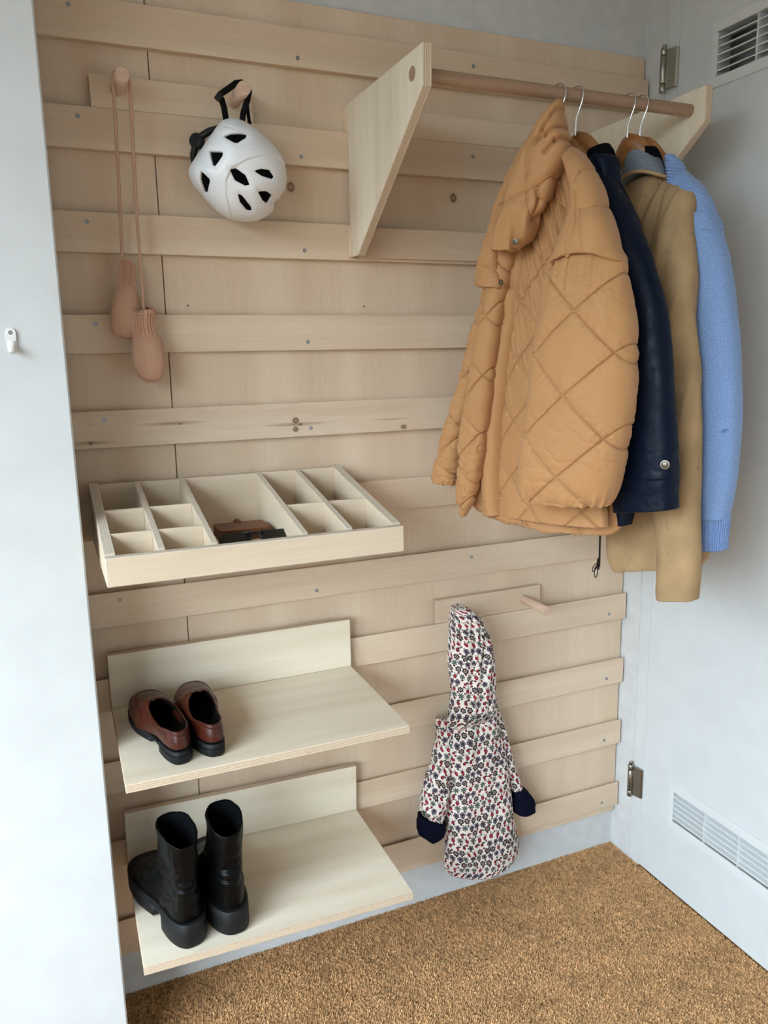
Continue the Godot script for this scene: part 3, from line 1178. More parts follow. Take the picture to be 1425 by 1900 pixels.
func snap(parent: Node3D, at: Vector3, facing: Vector3, r: float) -> void:
	var o := part("snap_button", lathe([Vector2(0.0, 0.0015), Vector2(r * 0.35, 0.0012), Vector2(r * 0.55, 0.0006), Vector2(r * 0.7, 0.0022), Vector2(r * 0.95, 0.002), Vector2(r, 0.0), Vector2(0.0, -0.001)], 20), mats.snap_metal, parent)
	o.position = at
	o.basis = Basis(Quaternion(Vector3.UP, facing.normalized()))


func build_garments() -> void:
	soft_materials()
	hanger(0.972, -64, -0.05, "hanger whose wire hook carries the camel quilted coat, first hook from the left")
	hanger(1.015, -75, -0.043, "wooden hanger between the camel quilted coat and the dark navy jacket")
	hanger(1.142, -75, -0.036, "wooden hanger standing out of the tan jacket's grey collar")
	hanger(1.174, -75, -0.039, "wooden hanger behind the tan jacket, carrying the blue sweater")
	quilted_coat()
	navy_jacket()
	tan_jacket()
	blue_sweater()


func quilted_coat() -> void:
	var t := thing("quilted_coat", "camel quilted coat with a tall funnel collar on the clothes rail", "coat", Vector3(0.972, 1.95, RAIL_Z))
	t.rotation_degrees.y = -64
	var fine := noise_of(1, FastNoiseLite.TYPE_SIMPLEX_SMOOTH, 3)
	var big := noise_of(2)
	var crease := noise_of(3)
	var m: Material = mats.quilted_cloth
	# sleeve nearest the room
	var s1 := [-0.65, 0.76, -0.383, 0.108]
	var s2 := [0.70, 0.714, -0.197, 0.1165]
	var sleeve := func(p: Vector3, th: float) -> float:
		var d := quilt(p, s1, s2, 0.0042)
		d += 0.004 * big.get_noise_3d(p.x * 9.0, p.y * 7.0, p.z * 9.0)
		d += puckers(p, s1, s2, fine, 0.0022)
		d -= (0.0008 + 0.0012 * smoothstep(-0.5, -0.68, p.y)) * pow(maxf(0.0, ridged(crease, p.x * 9.0 - p.y * 4.0, p.y * 22.0 + p.x * 8.0, 2.0)), 3.0)
		var cuff := smoothstep(-0.715, -0.765, p.y)
		d += cuff * 0.0022 * sin(th * 19.0 + 2.0 * big.get_noise_1d(th * 3.0)) - cuff * 0.004
		var head := smoothstep(-0.40, -0.33, p.y)
		d += head * 0.0018 * sin(p.x * 190.0 + 4.0 * big.get_noise_1d(p.x * 20.0))
		return d
	part("sleeve", cloth(COAT_SLEEVE, 340, 420, sleeve, 0.009), m, t)
	# dropped shoulder above the sleeve seam
	var shoulder := func(p: Vector3, _th: float) -> float:
		var d := 0.004 * big.get_noise_3d(p.x * 10.0, p.y * 8.0, p.z * 9.0) + 0.0010 * fine.get_noise_3d(p.x * 38.0, p.y * 26.0, p.z * 30.0)
		for q: Array in [[0.099, -0.186, 0.113, -0.241], [0.113, -0.241, 0.101, -0.296], [0.116, -0.218, 0.167, -0.212], [0.116, -0.218, 0.136, -0.301], [0.095, -0.232, 0.102, -0.300], [0.120, -0.139, 0.101, -0.149], [0.101, -0.149, 0.097, -0.165]]:
			var a := Vector2(q[0], q[1])
			var b := Vector2(q[2], q[3])
			d += seam(p, a, b, 0.0026, 0.0017) + seam(p, a, b, 0.0012, 0.009)
		return d + smoothstep(-0.27, -0.31, p.y) * 0.0016 * sin(p.x * 210.0)
	part("shoulder", cloth(COAT_SHOULDER, 220, 190, shoulder, 0.008, 0.8, true, 0.017), m, t)
	# front panel under the near sleeve, with the long drag folds from the armhole
	var f1 := [-0.69, 0.724, -0.2165, 0.0838]
	var f2 := [0.685, 0.7285, -0.214, 0.0977]
	var front := func(p: Vector3, th: float) -> float:
		var d := quilt(p, f1, f2, 0.0045) * smoothstep(-0.13, -0.24, p.y)
		var slope := p.x + (p.y + 0.3) * 0.34
		var up := smoothstep(-0.66, -0.25, p.y)
		d += 0.009 * up * ridged(crease, slope * 34.0, p.y * 1.8, 5.0) * smoothstep(-0.11, -0.2, p.y)
		d += 0.003 * big.get_noise_3d(p.x * 14.0, p.y * 6.0, 3.0)
		d += puckers(p, f1, f2, fine, 0.0016) + 0.20 * (p.x - 0.06) * smoothstep(-0.1, -0.25, p.y) * clampf(sin(th) * 3.0, -1.0, 1.0)
		d += seam(p, Vector2(0.032, -0.11), Vector2(0.06, -0.149), 0.004, 0.002)
		return d
	part("front_panel", cloth(COAT_FRONT_NEAR, 290, 470, front, 0.010), m, t)
	var far := func(p: Vector3, _th: float) -> float:
		var d := quilt(p, [-0.69, 0.724, -0.19, 0.085], [0.685, 0.7285, -0.19, 0.095], 0.004)
		d += 0.003 * big.get_noise_3d(p.x * 16.0, p.y * 9.0, 8.0)
		d -= 0.003 * pow(maxf(0.0, ridged(crease, p.x * 22.0, p.y * 26.0, 7.0)), 5.0) * smoothstep(-0.5, -0.7, p.y)
		return d + 0.0013 * fine.get_noise_3d(p.x * 45.0, p.y * 30.0, 1.0)
	part("front_panel", cloth(COAT_FRONT_FAR, 150, 360, far, 0.006), m, t)
	var sleeve2 := func(p: Vector3, th: float) -> float:
		var d := quilt(p, [-0.6, 0.8, -0.39, 0.10], [0.62, 0.785, -0.33, 0.10], 0.005)
		d -= 0.003 * pow(maxf(0.0, ridged(crease, p.x * 12.0 + p.y * 10.0, p.y * 24.0, 12.0)), 5.0)
		d += 0.0016 * fine.get_noise_3d(p.x * 36.0, p.y * 26.0, p.z * 30.0)
		return d + smoothstep(-0.74, -0.79, p.y) * 0.002 * sin(th * 15.0)
	part("sleeve", cloth(COAT_SLEEVE_FAR, 170, 300, sleeve2, 0.007), m, t)
	var back := func(p: Vector3, _th: float) -> float:
		var d := quilt(p, [-0.69, 0.724, -0.2, 0.09], [0.685, 0.7285, -0.2, 0.09], 0.005)
		return d + 0.004 * big.get_noise_3d(p.x * 12.0, p.y * 8.0, p.z * 20.0) + 0.0016 * fine.get_noise_3d(p.x * 40.0, p.y * 24.0, p.z * 30.0)
	part("back_panel", cloth(COAT_BACK, 200, 210, back, 0.008), m, t)
	var collar := func(p: Vector3, _th: float) -> float:
		var d := 0.003 * big.get_noise_3d(p.x * 11.0, p.y * 11.0, 4.0)
		d += 0.0010 * fine.get_noise_3d(p.x * 40.0, p.y * 30.0, p.z * 20.0)
		# deep crush folds near the top
		for q: Array in [[0.037, -0.024, 0.016, -0.061], [0.016, -0.061, 0.006, -0.085], [0.067, -0.040, 0.022, -0.074], [0.022, -0.074, -0.010, -0.084], [0.078, -0.064, 0.044, -0.085], [0.044, -0.085, 0.026, -0.104], [0.082, -0.084, 0.060, -0.120], [0.060, -0.120, 0.044, -0.165], [0.003, -0.225, 0.016, -0.190], [0.016, -0.190, 0.012, -0.170]]:
			d += seam(p, Vector2(q[0], q[1]), Vector2(q[2], q[3]), 0.009, 0.0042)
		# stitched lines
		for q: Array in [[-0.016, -0.072, -0.013, -0.136], [-0.013, -0.136, -0.010, -0.185], [-0.010, -0.185, 0.003, -0.225], [-0.070, -0.183, 0.013, -0.164], [0.013, -0.164, 0.041, -0.149]]:
			d += seam(p, Vector2(q[0], q[1]), Vector2(q[2], q[3]), 0.003, 0.0017) + seam(p, Vector2(q[0], q[1]), Vector2(q[2], q[3]), 0.004, 0.010)
		# gathers above the snap
		d += smoothstep(-0.16, -0.235, p.y) * 0.006 * ridged(crease, (p.x - p.y * 0.25) * 24.0, p.y * 3.0, 31.0)
		return d
	part("collar", cloth(COAT_COLLAR, 220, 230, collar, 0.012), m, t)
	var under := func(p: Vector3, _th: float) -> float:
		var d := 0.005 * big.get_noise_3d(p.x * 12.0, p.y * 12.0, 14.0)
		d += seam(p, Vector2(-0.09, -0.06), Vector2(-0.155, -0.30), 0.004, 0.002)
		d -= 0.003 * pow(maxf(0.0, ridged(crease, p.x * 16.0, p.y * 20.0, 17.0)), 4.0)
		return d + 0.0014 * fine.get_noise_3d(p.x * 40.0, p.y * 30.0, p.z * 20.0)
	part("collar_flap", cloth(COAT_COLLAR_UNDER, 130, 190, under, 0.007), m, t)
	snap(t, Vector3(-0.090, -0.329, 0.055), Vector3(-0.3, -0.1, 1.0), 0.0062)
	snap(t, Vector3(-0.030, -0.260, 0.100), Vector3(0.2, -0.25, 1.0), 0.0062)


# small gathers that stand across the stitch lines
func puckers(p: Vector3, l1: Array, l2: Array, f: FastNoiseLite, high: float) -> float:
	var d1 := line_distance(p, l1[0], l1[1], l1[2], l1[3])
	var d2 := line_distance(p, l2[0], l2[1], l2[2], l2[3])
	var along1: float = p.x * l1[1] - p.y * l1[0]
	var along2: float = p.x * l2[1] - p.y * l2[0]
	var d := exp(-d1 / 0.012) * f.get_noise_2d(along1 * 95.0, d1 * 25.0) + exp(-d2 / 0.012) * f.get_noise_2d(along2 * 95.0 + 50.0, d2 * 25.0)
	return high * d + 0.0011 * f.get_noise_3d(p.x * 34.0 + p.y * 10.0, p.y * 20.0 - p.x * 16.0, p.z * 26.0)


func navy_jacket() -> void:
	var t := thing("navy_jacket", "dark navy coated jacket with a buttoned sleeve cuff, hanging behind the camel coat", "jacket", Vector3(1.015, 1.95, RAIL_Z))
	t.rotation_degrees.y = -75
	var big := noise_of(31)
	var fine := noise_of(32, FastNoiseLite.TYPE_SIMPLEX_SMOOTH, 3)
	var plain_fold := func(p: Vector3, _th: float) -> float:
		return 0.005 * big.get_noise_3d(p.x * 11.0, p.y * 2.2, p.z * 8.0) + 0.0005 * fine.get_noise_3d(p.x * 50.0, p.y * 40.0, p.z * 30.0)
	part("sleeve", cloth(NAVY_SLEEVE, 120, 160, plain_fold, 0.004), mats.navy_cloth, t)
	var cuff := func(p: Vector3, _th: float) -> float:
		return 0.001 * big.get_noise_3d(p.x * 20.0, p.y * 30.0, p.z * 20.0) + 0.0005 * fine.get_noise_3d(p.x * 60.0, p.y * 80.0, p.z * 60.0)
	part("cuff", cloth(NAVY_CUFF, 120, 60, cuff, 0.004, 0.7), mats.navy_cloth, t)
	part("collar", cloth(NAVY_COLLAR, 90, 40, cuff, 0.006), mats.navy_cloth, t)
	part("lining", cloth(NAVY_LINING, 60, 24, cuff, 0.004), mats.dark_lining, t)
	part("body", cloth(NAVY_BODY, 80, 90, plain_fold, 0.004), mats.navy_cloth, t)
	snap(t, Vector3(0.262, -0.676, 0.047), Vector3(0.45, 0.0, 1.0), 0.0088)


func tan_jacket() -> void:
	var t := thing("tan_jacket", "tan cotton jacket with a grey corduroy collar, between the navy jacket and blue sweater", "jacket", Vector3(1.142, 1.95, RAIL_Z))
	t.rotation_degrees.y = -75
	var big := noise_of(41)
	var fine := noise_of(42, FastNoiseLite.TYPE_SIMPLEX_SMOOTH, 3)
	var sleeve := func(p: Vector3, _th: float) -> float:
		var d := 0.006 * big.get_noise_3d(p.x * 13.0, p.y * 2.6, p.z * 9.0)
		d += 0.005 * ridged(big, (p.x - 0.1 - (p.y + 0.4) * 0.12) * 15.0, p.y * 1.5, 6.0) * smoothstep(-0.75, -0.5, p.y)
		return d + 0.0006 * fine.get_noise_3d(p.x * 50.0, p.y * 50.0, p.z * 30.0)
	part("sleeve", cloth(TAN_SLEEVE, 130, 220, sleeve, 0.004, 0.9), mats.tan_cloth, t)
	var body := func(p: Vector3, _th: float) -> float:
		var d := 0.006 * big.get_noise_3d(p.x * 14.0, p.y * 3.0, p.z * 9.0)
		d += seam(p, Vector2(0.115, -0.14), Vector2(0.10, -0.6), 0.003, 0.002)
		d += seam(p, Vector2(0.075, -0.118), Vector2(0.032, -0.215), 0.012, 0.008) + seam(p, Vector2(0.088, -0.13), Vector2(0.055, -0.28), 0.007, 0.007)
		d += seam(p, Vector2(-0.04, -0.955), Vector2(0.25, -0.955), 0.0015, 0.002)
		return d + 0.0006 * fine.get_noise_3d(p.x * 50.0, p.y * 50.0, p.z * 30.0)
	part("body", cloth(TAN_BODY, 150, 200, body, 0.004), mats.tan_cloth, t)
	var col := func(p: Vector3, _th: float) -> float:
		return 0.0012 * big.get_noise_3d(p.x * 30.0, p.y * 30.0, p.z * 30.0)
	var band := part("collar", cloth(TAN_COLLAR, 120, 40, col, 0.006, 0.9, true, 0.014, 0.014), mats.slate_corduroy, t, "grey corduroy collar band")
	part("lining", cloth(TAN_LINING, 60, 24, col, 0.004), mats.dark_lining, t)
	# piped edge along the foot of the collar
	var edge := []
	var r: Array = TAN_COLLAR[TAN_COLLAR.size() - 1]
	for k in 33:
		var a := TAU * k / 32.0
		edge.append(Vector3((r[0] + r[2]) / 2.0 + (r[2] - r[0]) / 2.0 * cos(a) * 1.02, (r[1] + r[3]) / 2.0 + (r[3] - r[1]) / 2.0 * cos(a) - 0.001 + 0.014 * sin(a) * sin(a), r[4] + sin(a) * r[5] * 1.03))
	part("collar_trim", tube(edge, [0.0036], 8), mats.tan_cloth, band)
	part("zip_tape", tube([Vector3(-0.034, -0.70, -0.008), Vector3(-0.037, -0.874, -0.008), Vector3(-0.036, -0.955, -0.008)], [0.0022], 8), mats.dark_metal, t)
	var slider := part("zip_slider", tube([Vector3(-0.038, -0.935, -0.006), Vector3(-0.038, -0.95, -0.005), Vector3(-0.037, -0.962, -0.006)], [0.003, 0.0045, 0.0035], 8, Vector2(1, 0.6)), mats.dark_metal, t)
	for k in 2:
		var loop := []
		var base := Vector3(-0.040, -0.948, -0.003)
		var dir := Vector3(-0.40, -1.0, 0.15).normalized() if k == 0 else Vector3(0.02, -1.0, 0.1).normalized()
		var side := dir.cross(Vector3(0, 0, 1)).normalized()
		var reach := 0.020 if k == 0 else 0.027
		for i in 17:
			var a := TAU * i / 16.0
			loop.append(base + dir * (reach * (0.55 - 0.5 * cos(a)) + (0.004 if k == 1 else 0.0)) + side * (0.0042 * sin(a)))
		part("zip_pull", tube(loop, [0.0011], 6), mats.dark_metal, slider)


func blue_sweater() -> void:
	var t := thing("blue_sweater", "light blue heathered wool sweater with ribbed neck and cuff, last on the clothes rail", "sweater", Vector3(1.174, 1.95, RAIL_Z))
	t.rotation_degrees.y = -75
	var big := noise_of(51)
	var fine := noise_of(52, FastNoiseLite.TYPE_SIMPLEX_SMOOTH, 3)
	var fluffy := func(p: Vector3, _th: float) -> float:
		return 0.004 * big.get_noise_3d(p.x * 12.0, p.y * 4.0, p.z * 10.0) + 0.0009 * fine.get_noise_3d(p.x * 130.0, p.y * 130.0, p.z * 130.0)
	var ribbed := func(p: Vector3, th: float) -> float:
		return float(fluffy.call(p, th)) + 0.0007 * cos((p.y + p.x * 0.5) * 1250.0) * smoothstep(-0.27, -0.24, p.y)
	var armed := func(p: Vector3, th: float) -> float:
		return float(fluffy.call(p, th)) + seam(p, Vector2(0.165, -0.243), Vector2(0.197, -0.247), 0.004, 0.003) + seam(p, Vector2(0.197, -0.247), Vector2(0.226, -0.262), 0.004, 0.003) + seam(p, Vector2(0.2365, -0.627), Vector2(0.2405, -0.626), 0.010, 0.0028)
	part("sleeve", cloth(BLUE_SLEEVE, 140, 300, armed, 0.005), mats.blue_knit, t)
	part("body", cloth(BLUE_BODY, 140, 420, ribbed, 0.005), mats.blue_knit, t)
	var rib := func(p: Vector3, th: float) -> float:
		return 0.0016 * cos(th * 34.0) + 0.0006 * fine.get_noise_3d(p.x * 130.0, p.y * 130.0, p.z * 130.0)
	part("cuff", cloth(BLUE_CUFF, 280, 60, rib, 0.004), mats.blue_knit, t)
	var neck := func(p: Vector3, _th: float) -> float:
		return 0.0014 * cos((p.x * 0.3 + p.y) * 1100.0) + 0.002 * big.get_noise_3d(p.x * 20.0, p.y * 20.0, p.z * 20.0)
	part("neck_band", cloth(BLUE_NECK, 90, 90, neck, 0.006), mats.blue_knit, t)


# ---------------------------------------------------------------- child's floral coat and mittens
func build_floral_coat() -> void:
	var t := thing("floral_coat", "child's hooded floral print coat with navy turned cuffs hanging from the lower peg rail", "coat", Vector3(0.916, 0.85, 0.0))
	var big := noise_of(61)
	var fine := noise_of(62, FastNoiseLite.TYPE_SIMPLEX_SMOOTH, 3)
	var folds := func(p: Vector3, _th: float) -> float:
		return 0.006 * big.get_noise_3d(p.x * 14.0, p.y * 5.0, p.z * 10.0) + 0.0012 * fine.get_noise_3d(p.x * 35.0, p.y * 22.0, p.z * 30.0)
	var hood := func(p: Vector3, _th: float) -> float:
		var d := 0.005 * big.get_noise_3d(p.x * 16.0, p.y * 6.0, 3.0) + 0.001 * fine.get_noise_3d(p.x * 35.0, p.y * 22.0, p.z * 30.0)
		d += 0.006 * ridged(big, p.x * 26.0 + 0.3, p.y * 2.0, 9.0)
		return d + seam(p, Vector2(0.04, 0.0), Vector2(0.045, -0.28), 0.0045, 0.004)
	part("hood", cloth(KID_HOOD, 160, 200, hood, 0.005), mats.floral_cloth, t)
	part("body", cloth(KID_BODY, 200, 230, folds, 0.005, 0.8, true, -0.022), mats.floral_cloth, t)
	var crumple := func(p: Vector3, _th: float) -> float:
		return 0.005 * big.get_noise_3d(p.x * 22.0, p.y * 22.0, p.z * 16.0) - 0.004 * pow(maxf(0.0, ridged(big, p.x * 14.0, p.y * 26.0, 4.0)), 3.0) * smoothstep(-0.17, -0.25, p.y)
	part("sleeve", cloth(KID_SLEEVE_LEFT, 110, 120, crumple, 0.004), mats.floral_cloth, t)
	part("sleeve", cloth(KID_SLEEVE_RIGHT, 110, 120, folds, 0.004), mats.floral_cloth, t)
	var soft := func(p: Vector3, _th: float) -> float:
		return 0.003 * big.get_noise_3d(p.x * 30.0, p.y * 30.0, p.z * 30.0)
	part("cuff", cloth(KID_CUFF_LEFT, 80, 50, soft, 0.006), mats.navy_cotton, t, "navy turned-up cuff")
	part("cuff", cloth(KID_CUFF_RIGHT, 80, 50, soft, 0.006), mats.navy_cotton, t, "navy turned-up cuff")
	part("placket", cloth(KID_PLACKET, 70, 60, soft, 0.003), mats.floral_cloth, t)


func build_mittens() -> void:
	var t := thing("mitten_pair", "pair of rose knitted child's mittens joined by a long cord over the first peg", "mittens", Vector3(0.19, 1.6, 0.0))
	var fine := noise_of(71, FastNoiseLite.TYPE_SIMPLEX_SMOOTH, 2)
	var big := noise_of(72)
	for k in 2:
		var rows: Array = MITTEN_A if k == 0 else MITTEN_B
		var top: float = (rows[0][1] + rows[0][3]) / 2.0
		var rib_end: float = (rows[3][1] + rows[3][3]) / 2.0
		var knit := func(p: Vector3, th: float) -> float:
			var rib := smoothstep(rib_end - 0.004, rib_end + 0.004, p.y)
			var d := rib * 0.0024 * cos(th * 22.0) + 0.002 * big.get_noise_3d(p.x * 30.0, p.y * 30.0, p.z * 30.0)
			d += (1.0 - rib) * (0.0007 * cos(th * 60.0) * cos(p.y * 1500.0) + 0.0006 * cos(th * 60.0))
			if k == 1:
				d += seam(p, Vector2(0.087, -0.028), Vector2(0.105, -0.107), 0.011, 0.0035)
			else:
				d += seam(p, Vector2(0.028, -0.0), Vector2(0.022, -0.02), 0.004, 0.003)
			return d
		var shape := cloth(rows, 280, 170, knit, 0.0, 0.85, false)
		var mt := part("mitten", shape, mats.rose_knit, t)
		# open cuff: a turned rim and a dark inside
		var r: Array = rows[0]
		var rim := []
		for i in 25:
			var a := TAU * i / 24.0
			rim.append(Vector3((r[0] + r[2]) / 2.0 + (r[2] - r[0]) / 2.0 * cos(a) * 0.97, (r[1] + r[3]) / 2.0 + (r[3] - r[1]) / 2.0 * cos(a) - 0.006 * sin(a) * (1.0 if k == 1 else 0.3), r[4] + sin(a) * r[5] * 0.97))
		part("rim", tube(rim, [0.0022], 8), mats.rose_knit, mt)
		var inner := []
		for row: Array in [rows[1], rows[2]]:
			inner.append([row[0] + 0.003, row[1], row[2] - 0.003, row[3], row[4], row[5] - 0.003, row[6] - 0.003])
		inner.append([inner[1][0] + 0.01, inner[1][1] - 0.003, inner[1][2] - 0.01, inner[1][3] - 0.003, inner[1][4], 0.004, 0.004])
		part("lining", cloth(inner, 40, 12, func(_p: Vector3, _th: float) -> float: return 0.0, 0.0, 0.9, false), mats.rose_knit, mt)
		# gathered end
		var e: Array = rows[rows.size() - 1]
		part("tip", cloth([e, [lerpf(e[0], e[2], 0.2), e[1] - 0.004, lerpf(e[2], e[0], 0.2), e[3] - 0.004, e[4], e[5] * 0.5, e[6] * 0.5]], 60, 10, func(_p: Vector3, _th: float) -> float: return 0.0, 0.0, 0.85), mats.rose_knit, mt)
	var cord := [Vector3(-0.0195, 0.055, 0.047), Vector3(-0.0175, 0.13, 0.05), Vector3(-0.0150, 0.22, 0.056), Vector3(-0.0140, 0.30, 0.066), Vector3(-0.0137, 0.36, 0.076), Vector3(-0.0142, 0.384, 0.080), Vector3(-0.0105, 0.398, 0.080), Vector3(0.0, 0.4045, 0.080), Vector3(0.0110, 0.399, 0.080), Vector3(0.0152, 0.386, 0.079), Vector3(0.0155, 0.36, 0.076), Vector3(0.0150, 0.30, 0.070), Vector3(0.0135, 0.22, 0.066), Vector3(0.0125, 0.15, 0.064), Vector3(0.0125, 0.05, 0.062), Vector3(0.0135, -0.03, 0.060)]
	var curve := Curve3D.new()
	for p: Vector3 in cord:
		curve.add_point(p)
	for i in cord.size():
		var tan_ := (cord[mini(i + 1, cord.size() - 1)] - cord[maxi(i - 1, 0)]) as Vector3
		curve.set_point_in(i, -tan_ * 0.16)
		curve.set_point_out(i, tan_ * 0.16)
	var pts := []
	for p in curve.tessellate(4, 3.0):
		pts.append(p)
	part("cord", tube(pts, [0.0031], 8), mats.cord_yarn, t)


# ---------------------------------------------------------------- helmet
const HELMET_EDGE := [0.0968, 0.0945, 0.0896, 0.0867, 0.0873, 0.091, 0.0953, 0.093, 0.0826, 0.0777, 0.0778, 0.0842, 0.0938, 0.0911, 0.0843, 0.0833, 0.0859, 0.0895, 0.0926, 0.0957, 0.0984, 0.0983, 0.0946, 0.0983]
const HELMET_RISE := 0.088


func helmet_edge(a: float) -> float:
	var k := fposmod(rad_to_deg(a), 360.0) / 15.0
	var i := int(k)
	var notch := 0.006 * exp(-pow((fposmod(rad_to_deg(a), 360.0) - 322.0) / 4.5, 2.0))
	return cubic_interpolate(HELMET_EDGE[i % 24], HELMET_EDGE[(i + 1) % 24], HELMET_EDGE[(i + 23) % 24], HELMET_EDGE[(i + 2) % 24], k - i) - notch


func dome(nr: int, na: int, shrink: float, relief: Callable, back: float) -> ArrayMesh:
	var p := PackedVector3Array()
	var uv := PackedVector2Array()
	var w := na + 1
	for j in nr + 1:
		var rho := sin(PI / 2.0 * pow(j / float(nr), 0.9))
		for i in w:
			var a := -TAU * i / na
			var e := helmet_edge(a) - shrink
			var z := (HELMET_RISE - shrink) * pow(maxf(1.0 - pow(rho, 2.5), 0.0), 1.0 / 1.9)
			p.append(Vector3(cos(a) * e * rho, sin(a) * e * rho, z))
			uv.append(Vector2(cos(a), sin(a)) * e * rho)
	# rim turned back towards the wall, then inwards
	for s: Array in [[1.0, -0.006], [0.99, -back], [0.955, -back - 0.002], [0.92, -back + 0.004], [0.85, 0.01]]:
		for i in w:
			var a := -TAU * i / na
			var e := (helmet_edge(a) - shrink) * float(s[0])
			p.append(Vector3(cos(a) * e, sin(a) * e, s[1]))
			uv.append(Vector2(cos(a), sin(a)) * e * 1.2)
	var h := nr + 6
	var n := grid_normals(p, w, h, true)
	for q in (nr + 1) * w:
		if n[q] == Vector3.ZERO:
			n[q] = Vector3(0, 0, 1)
		var d: float = relief.call(Vector2(p[q].x, p[q].y))
		p[q] += (n[q] * 0.35 + Vector3(0, 0, 0.65)) * d
	n = grid_normals(p, w, h, true)
	for i in w:
		n[i] = Vector3(0, 0, 1)
	return grid_mesh(p, n, uv, w, h)


func outline_distance(q: Vector2, poly: Array) -> float:
	# signed distance to a polygon, negative inside
	var best := 1.0
	var inside := false
	var n := poly.size()
	for i in n:
		var a: Vector2 = poly[i]
		var b: Vector2 = poly[(i + 1) % n]
		var ab := b - a
		var t := clampf((q - a).dot(ab) / ab.length_squared(), 0.0, 1.0)
		best = minf(best, q.distance_squared_to(a + ab * t))
		if (a.y > q.y) != (b.y > q.y) and q.x < (b.x - a.x) * (q.y - a.y) / (b.y - a.y) + a.x:
			inside = not inside
	return -sqrt(best) if inside else sqrt(best)


func build_helmet() -> void:
	var wh := mat("helmet_shell", Color(0.90, 0.91, 0.92), 0.33, 0.5)
	wh.clearcoat_enabled = true
	wh.clearcoat = 0.25
	mat("black_foam", Color(0.018, 0.018, 0.02), 0.9, 0.2)
	mat("black_plastic", Color(0.022, 0.023, 0.026), 0.45, 0.5)
	mat("black_webbing", Color(0.02, 0.02, 0.024), 0.75, 0.3)
	var t := thing("bike_helmet", "white child's bicycle helmet with black straps hanging from the second peg", "helmet", Vector3(0.3983, 1.8411, 0.085))
	var z := Vector3(-0.2311, -0.2099, 0.95).normalized()
	var x := Vector3.UP.cross(z).normalized()
	t.basis = Basis(x, z.cross(x), z)
	var vents := [
		[Vector2(-0.0195, 0.0608), Vector2(-0.0099, 0.0648), Vector2(0.0090, 0.0664), Vector2(0.0211, 0.0653), Vector2(0.0191, 0.0612), Vector2(0.0029, 0.0516), Vector2(-0.0023, 0.0519)],
		[Vector2(-0.0495, 0.0344), Vector2(-0.0267, 0.0325), Vector2(-0.0282, 0.0277), Vector2(-0.0411, 0.0114), Vector2(-0.0438, 0.0119)],
		[Vector2(-0.0676, -0.0022), Vector2(-0.0546, -0.0147), Vector2(-0.0545, -0.0186), Vector2(-0.0613, -0.0381), Vector2(-0.0649, -0.0394), Vector2(-0.0698, -0.0151)],
		[Vector2(-0.0113, 0.0028), Vector2(-0.0029, 0.0039), Vector2(0.0133, -0.0065), Vector2(0.0200, -0.0212), Vector2(0.0136, -0.0223), Vector2(-0.0039, -0.0137)],
		[Vector2(0.0359, 0.0017), Vector2(0.0457, 0.0045), Vector2(0.0608, 0.0032), Vector2(0.0688, -0.0076), Vector2(0.0658, -0.0101), Vector2(0.0474, -0.0050)],
		[Vector2(0.0408, -0.0360), Vector2(0.0551, -0.0370), Vector2(0.0635, -0.0433), Vector2(0.0547, -0.0546), Vector2(0.0480, -0.0504)],
		[Vector2(0.0009, -0.0415), Vector2(0.0061, -0.0444), Vector2(0.0213, -0.0640), Vector2(0.0229, -0.0704), Vector2(0.0146, -0.0683), Vector2(0.0035, -0.0537)],
	]
	var step := [Vector2(-0.0168, -0.0836), Vector2(-0.0247, -0.042), Vector2(-0.0228, -0.014), Vector2(-0.011, 0.0077), Vector2(0.0191, 0.0238), Vector2(0.0515, 0.0325), Vector2(0.0761, 0.0316), Vector2(0.0925, 0.0182), Vector2(0.12, -0.02), Vector2(0.1, -0.12), Vector2(0.0, -0.12)]
	var shell_relief := func(q: Vector2) -> float:
		var d := 0.0
		for v: Array in vents:
			if q.distance_squared_to(v[0]) > 0.004:
				continue
			var s := outline_distance(q, v) - 0.0014
			d -= 0.017 * (1.0 - smoothstep(-0.0035, 0.0012, s))
			d -= 0.0022 * (1.0 - smoothstep(0.0, 0.010, s)) * smoothstep(-0.01, 0.03, q.x - v[0].x + 0.02)
		var st := outline_distance(q, step)
		d -= 0.0028 * (1.0 - smoothstep(-0.0035, 0.0005, st))
		var groove := Geometry2D.get_closest_point_to_segment(q, Vector2(0.0, 0.043), Vector2(0.0377, 0.0517)).distance_to(q)
		d -= 0.0016 * exp(-pow(groove / 0.002, 2.0))
		var lip := Geometry2D.get_closest_point_to_segment(q, Vector2(-0.0307, 0.083), Vector2(0.0365, 0.0640)).distance_to(q)
		d -= 0.001 * exp(-pow(lip / 0.002, 2.0))
		return d
	part("shell", dome(130, 300, 0.0, shell_relief, 0.014), wh, t)
	part("foam_liner", dome(40, 80, 0.0065, func(_q: Vector2) -> float: return 0.0, 0.022), mats.black_foam, t)
	# adjuster band behind the rear edge, with its dial
	var band := []
	for q: Vector2 in [Vector2(-0.080, 0.008), Vector2(-0.0865, 0.0165), Vector2(-0.0868, 0.0306), Vector2(-0.0800, 0.0510), Vector2(-0.0670, 0.0655), Vector2(-0.0520, 0.0745), Vector2(-0.0348, 0.080), Vector2(-0.02, 0.078)]:
		band.append(Vector3(q.x * 0.97, q.y * 0.97, -0.027))
	part("fit_band", tube(band, [0.006, 0.011, 0.0125, 0.013, 0.013, 0.0125, 0.011, 0.006], 14, Vector2(0.55, 1.35), Vector3(0, 0, 1)), mats.black_plastic, t)
	var dial := part("fit_dial", lathe([Vector2(0, 0.008), Vector2(0.0115, 0.0078), Vector2(0.0138, 0.0062), Vector2(0.0146, 0.003), Vector2(0.0146, -0.006), Vector2(0.0, -0.006)], 28), mats.black_plastic, t)
	dial.position = Vector3(-0.075, 0.054, -0.018)
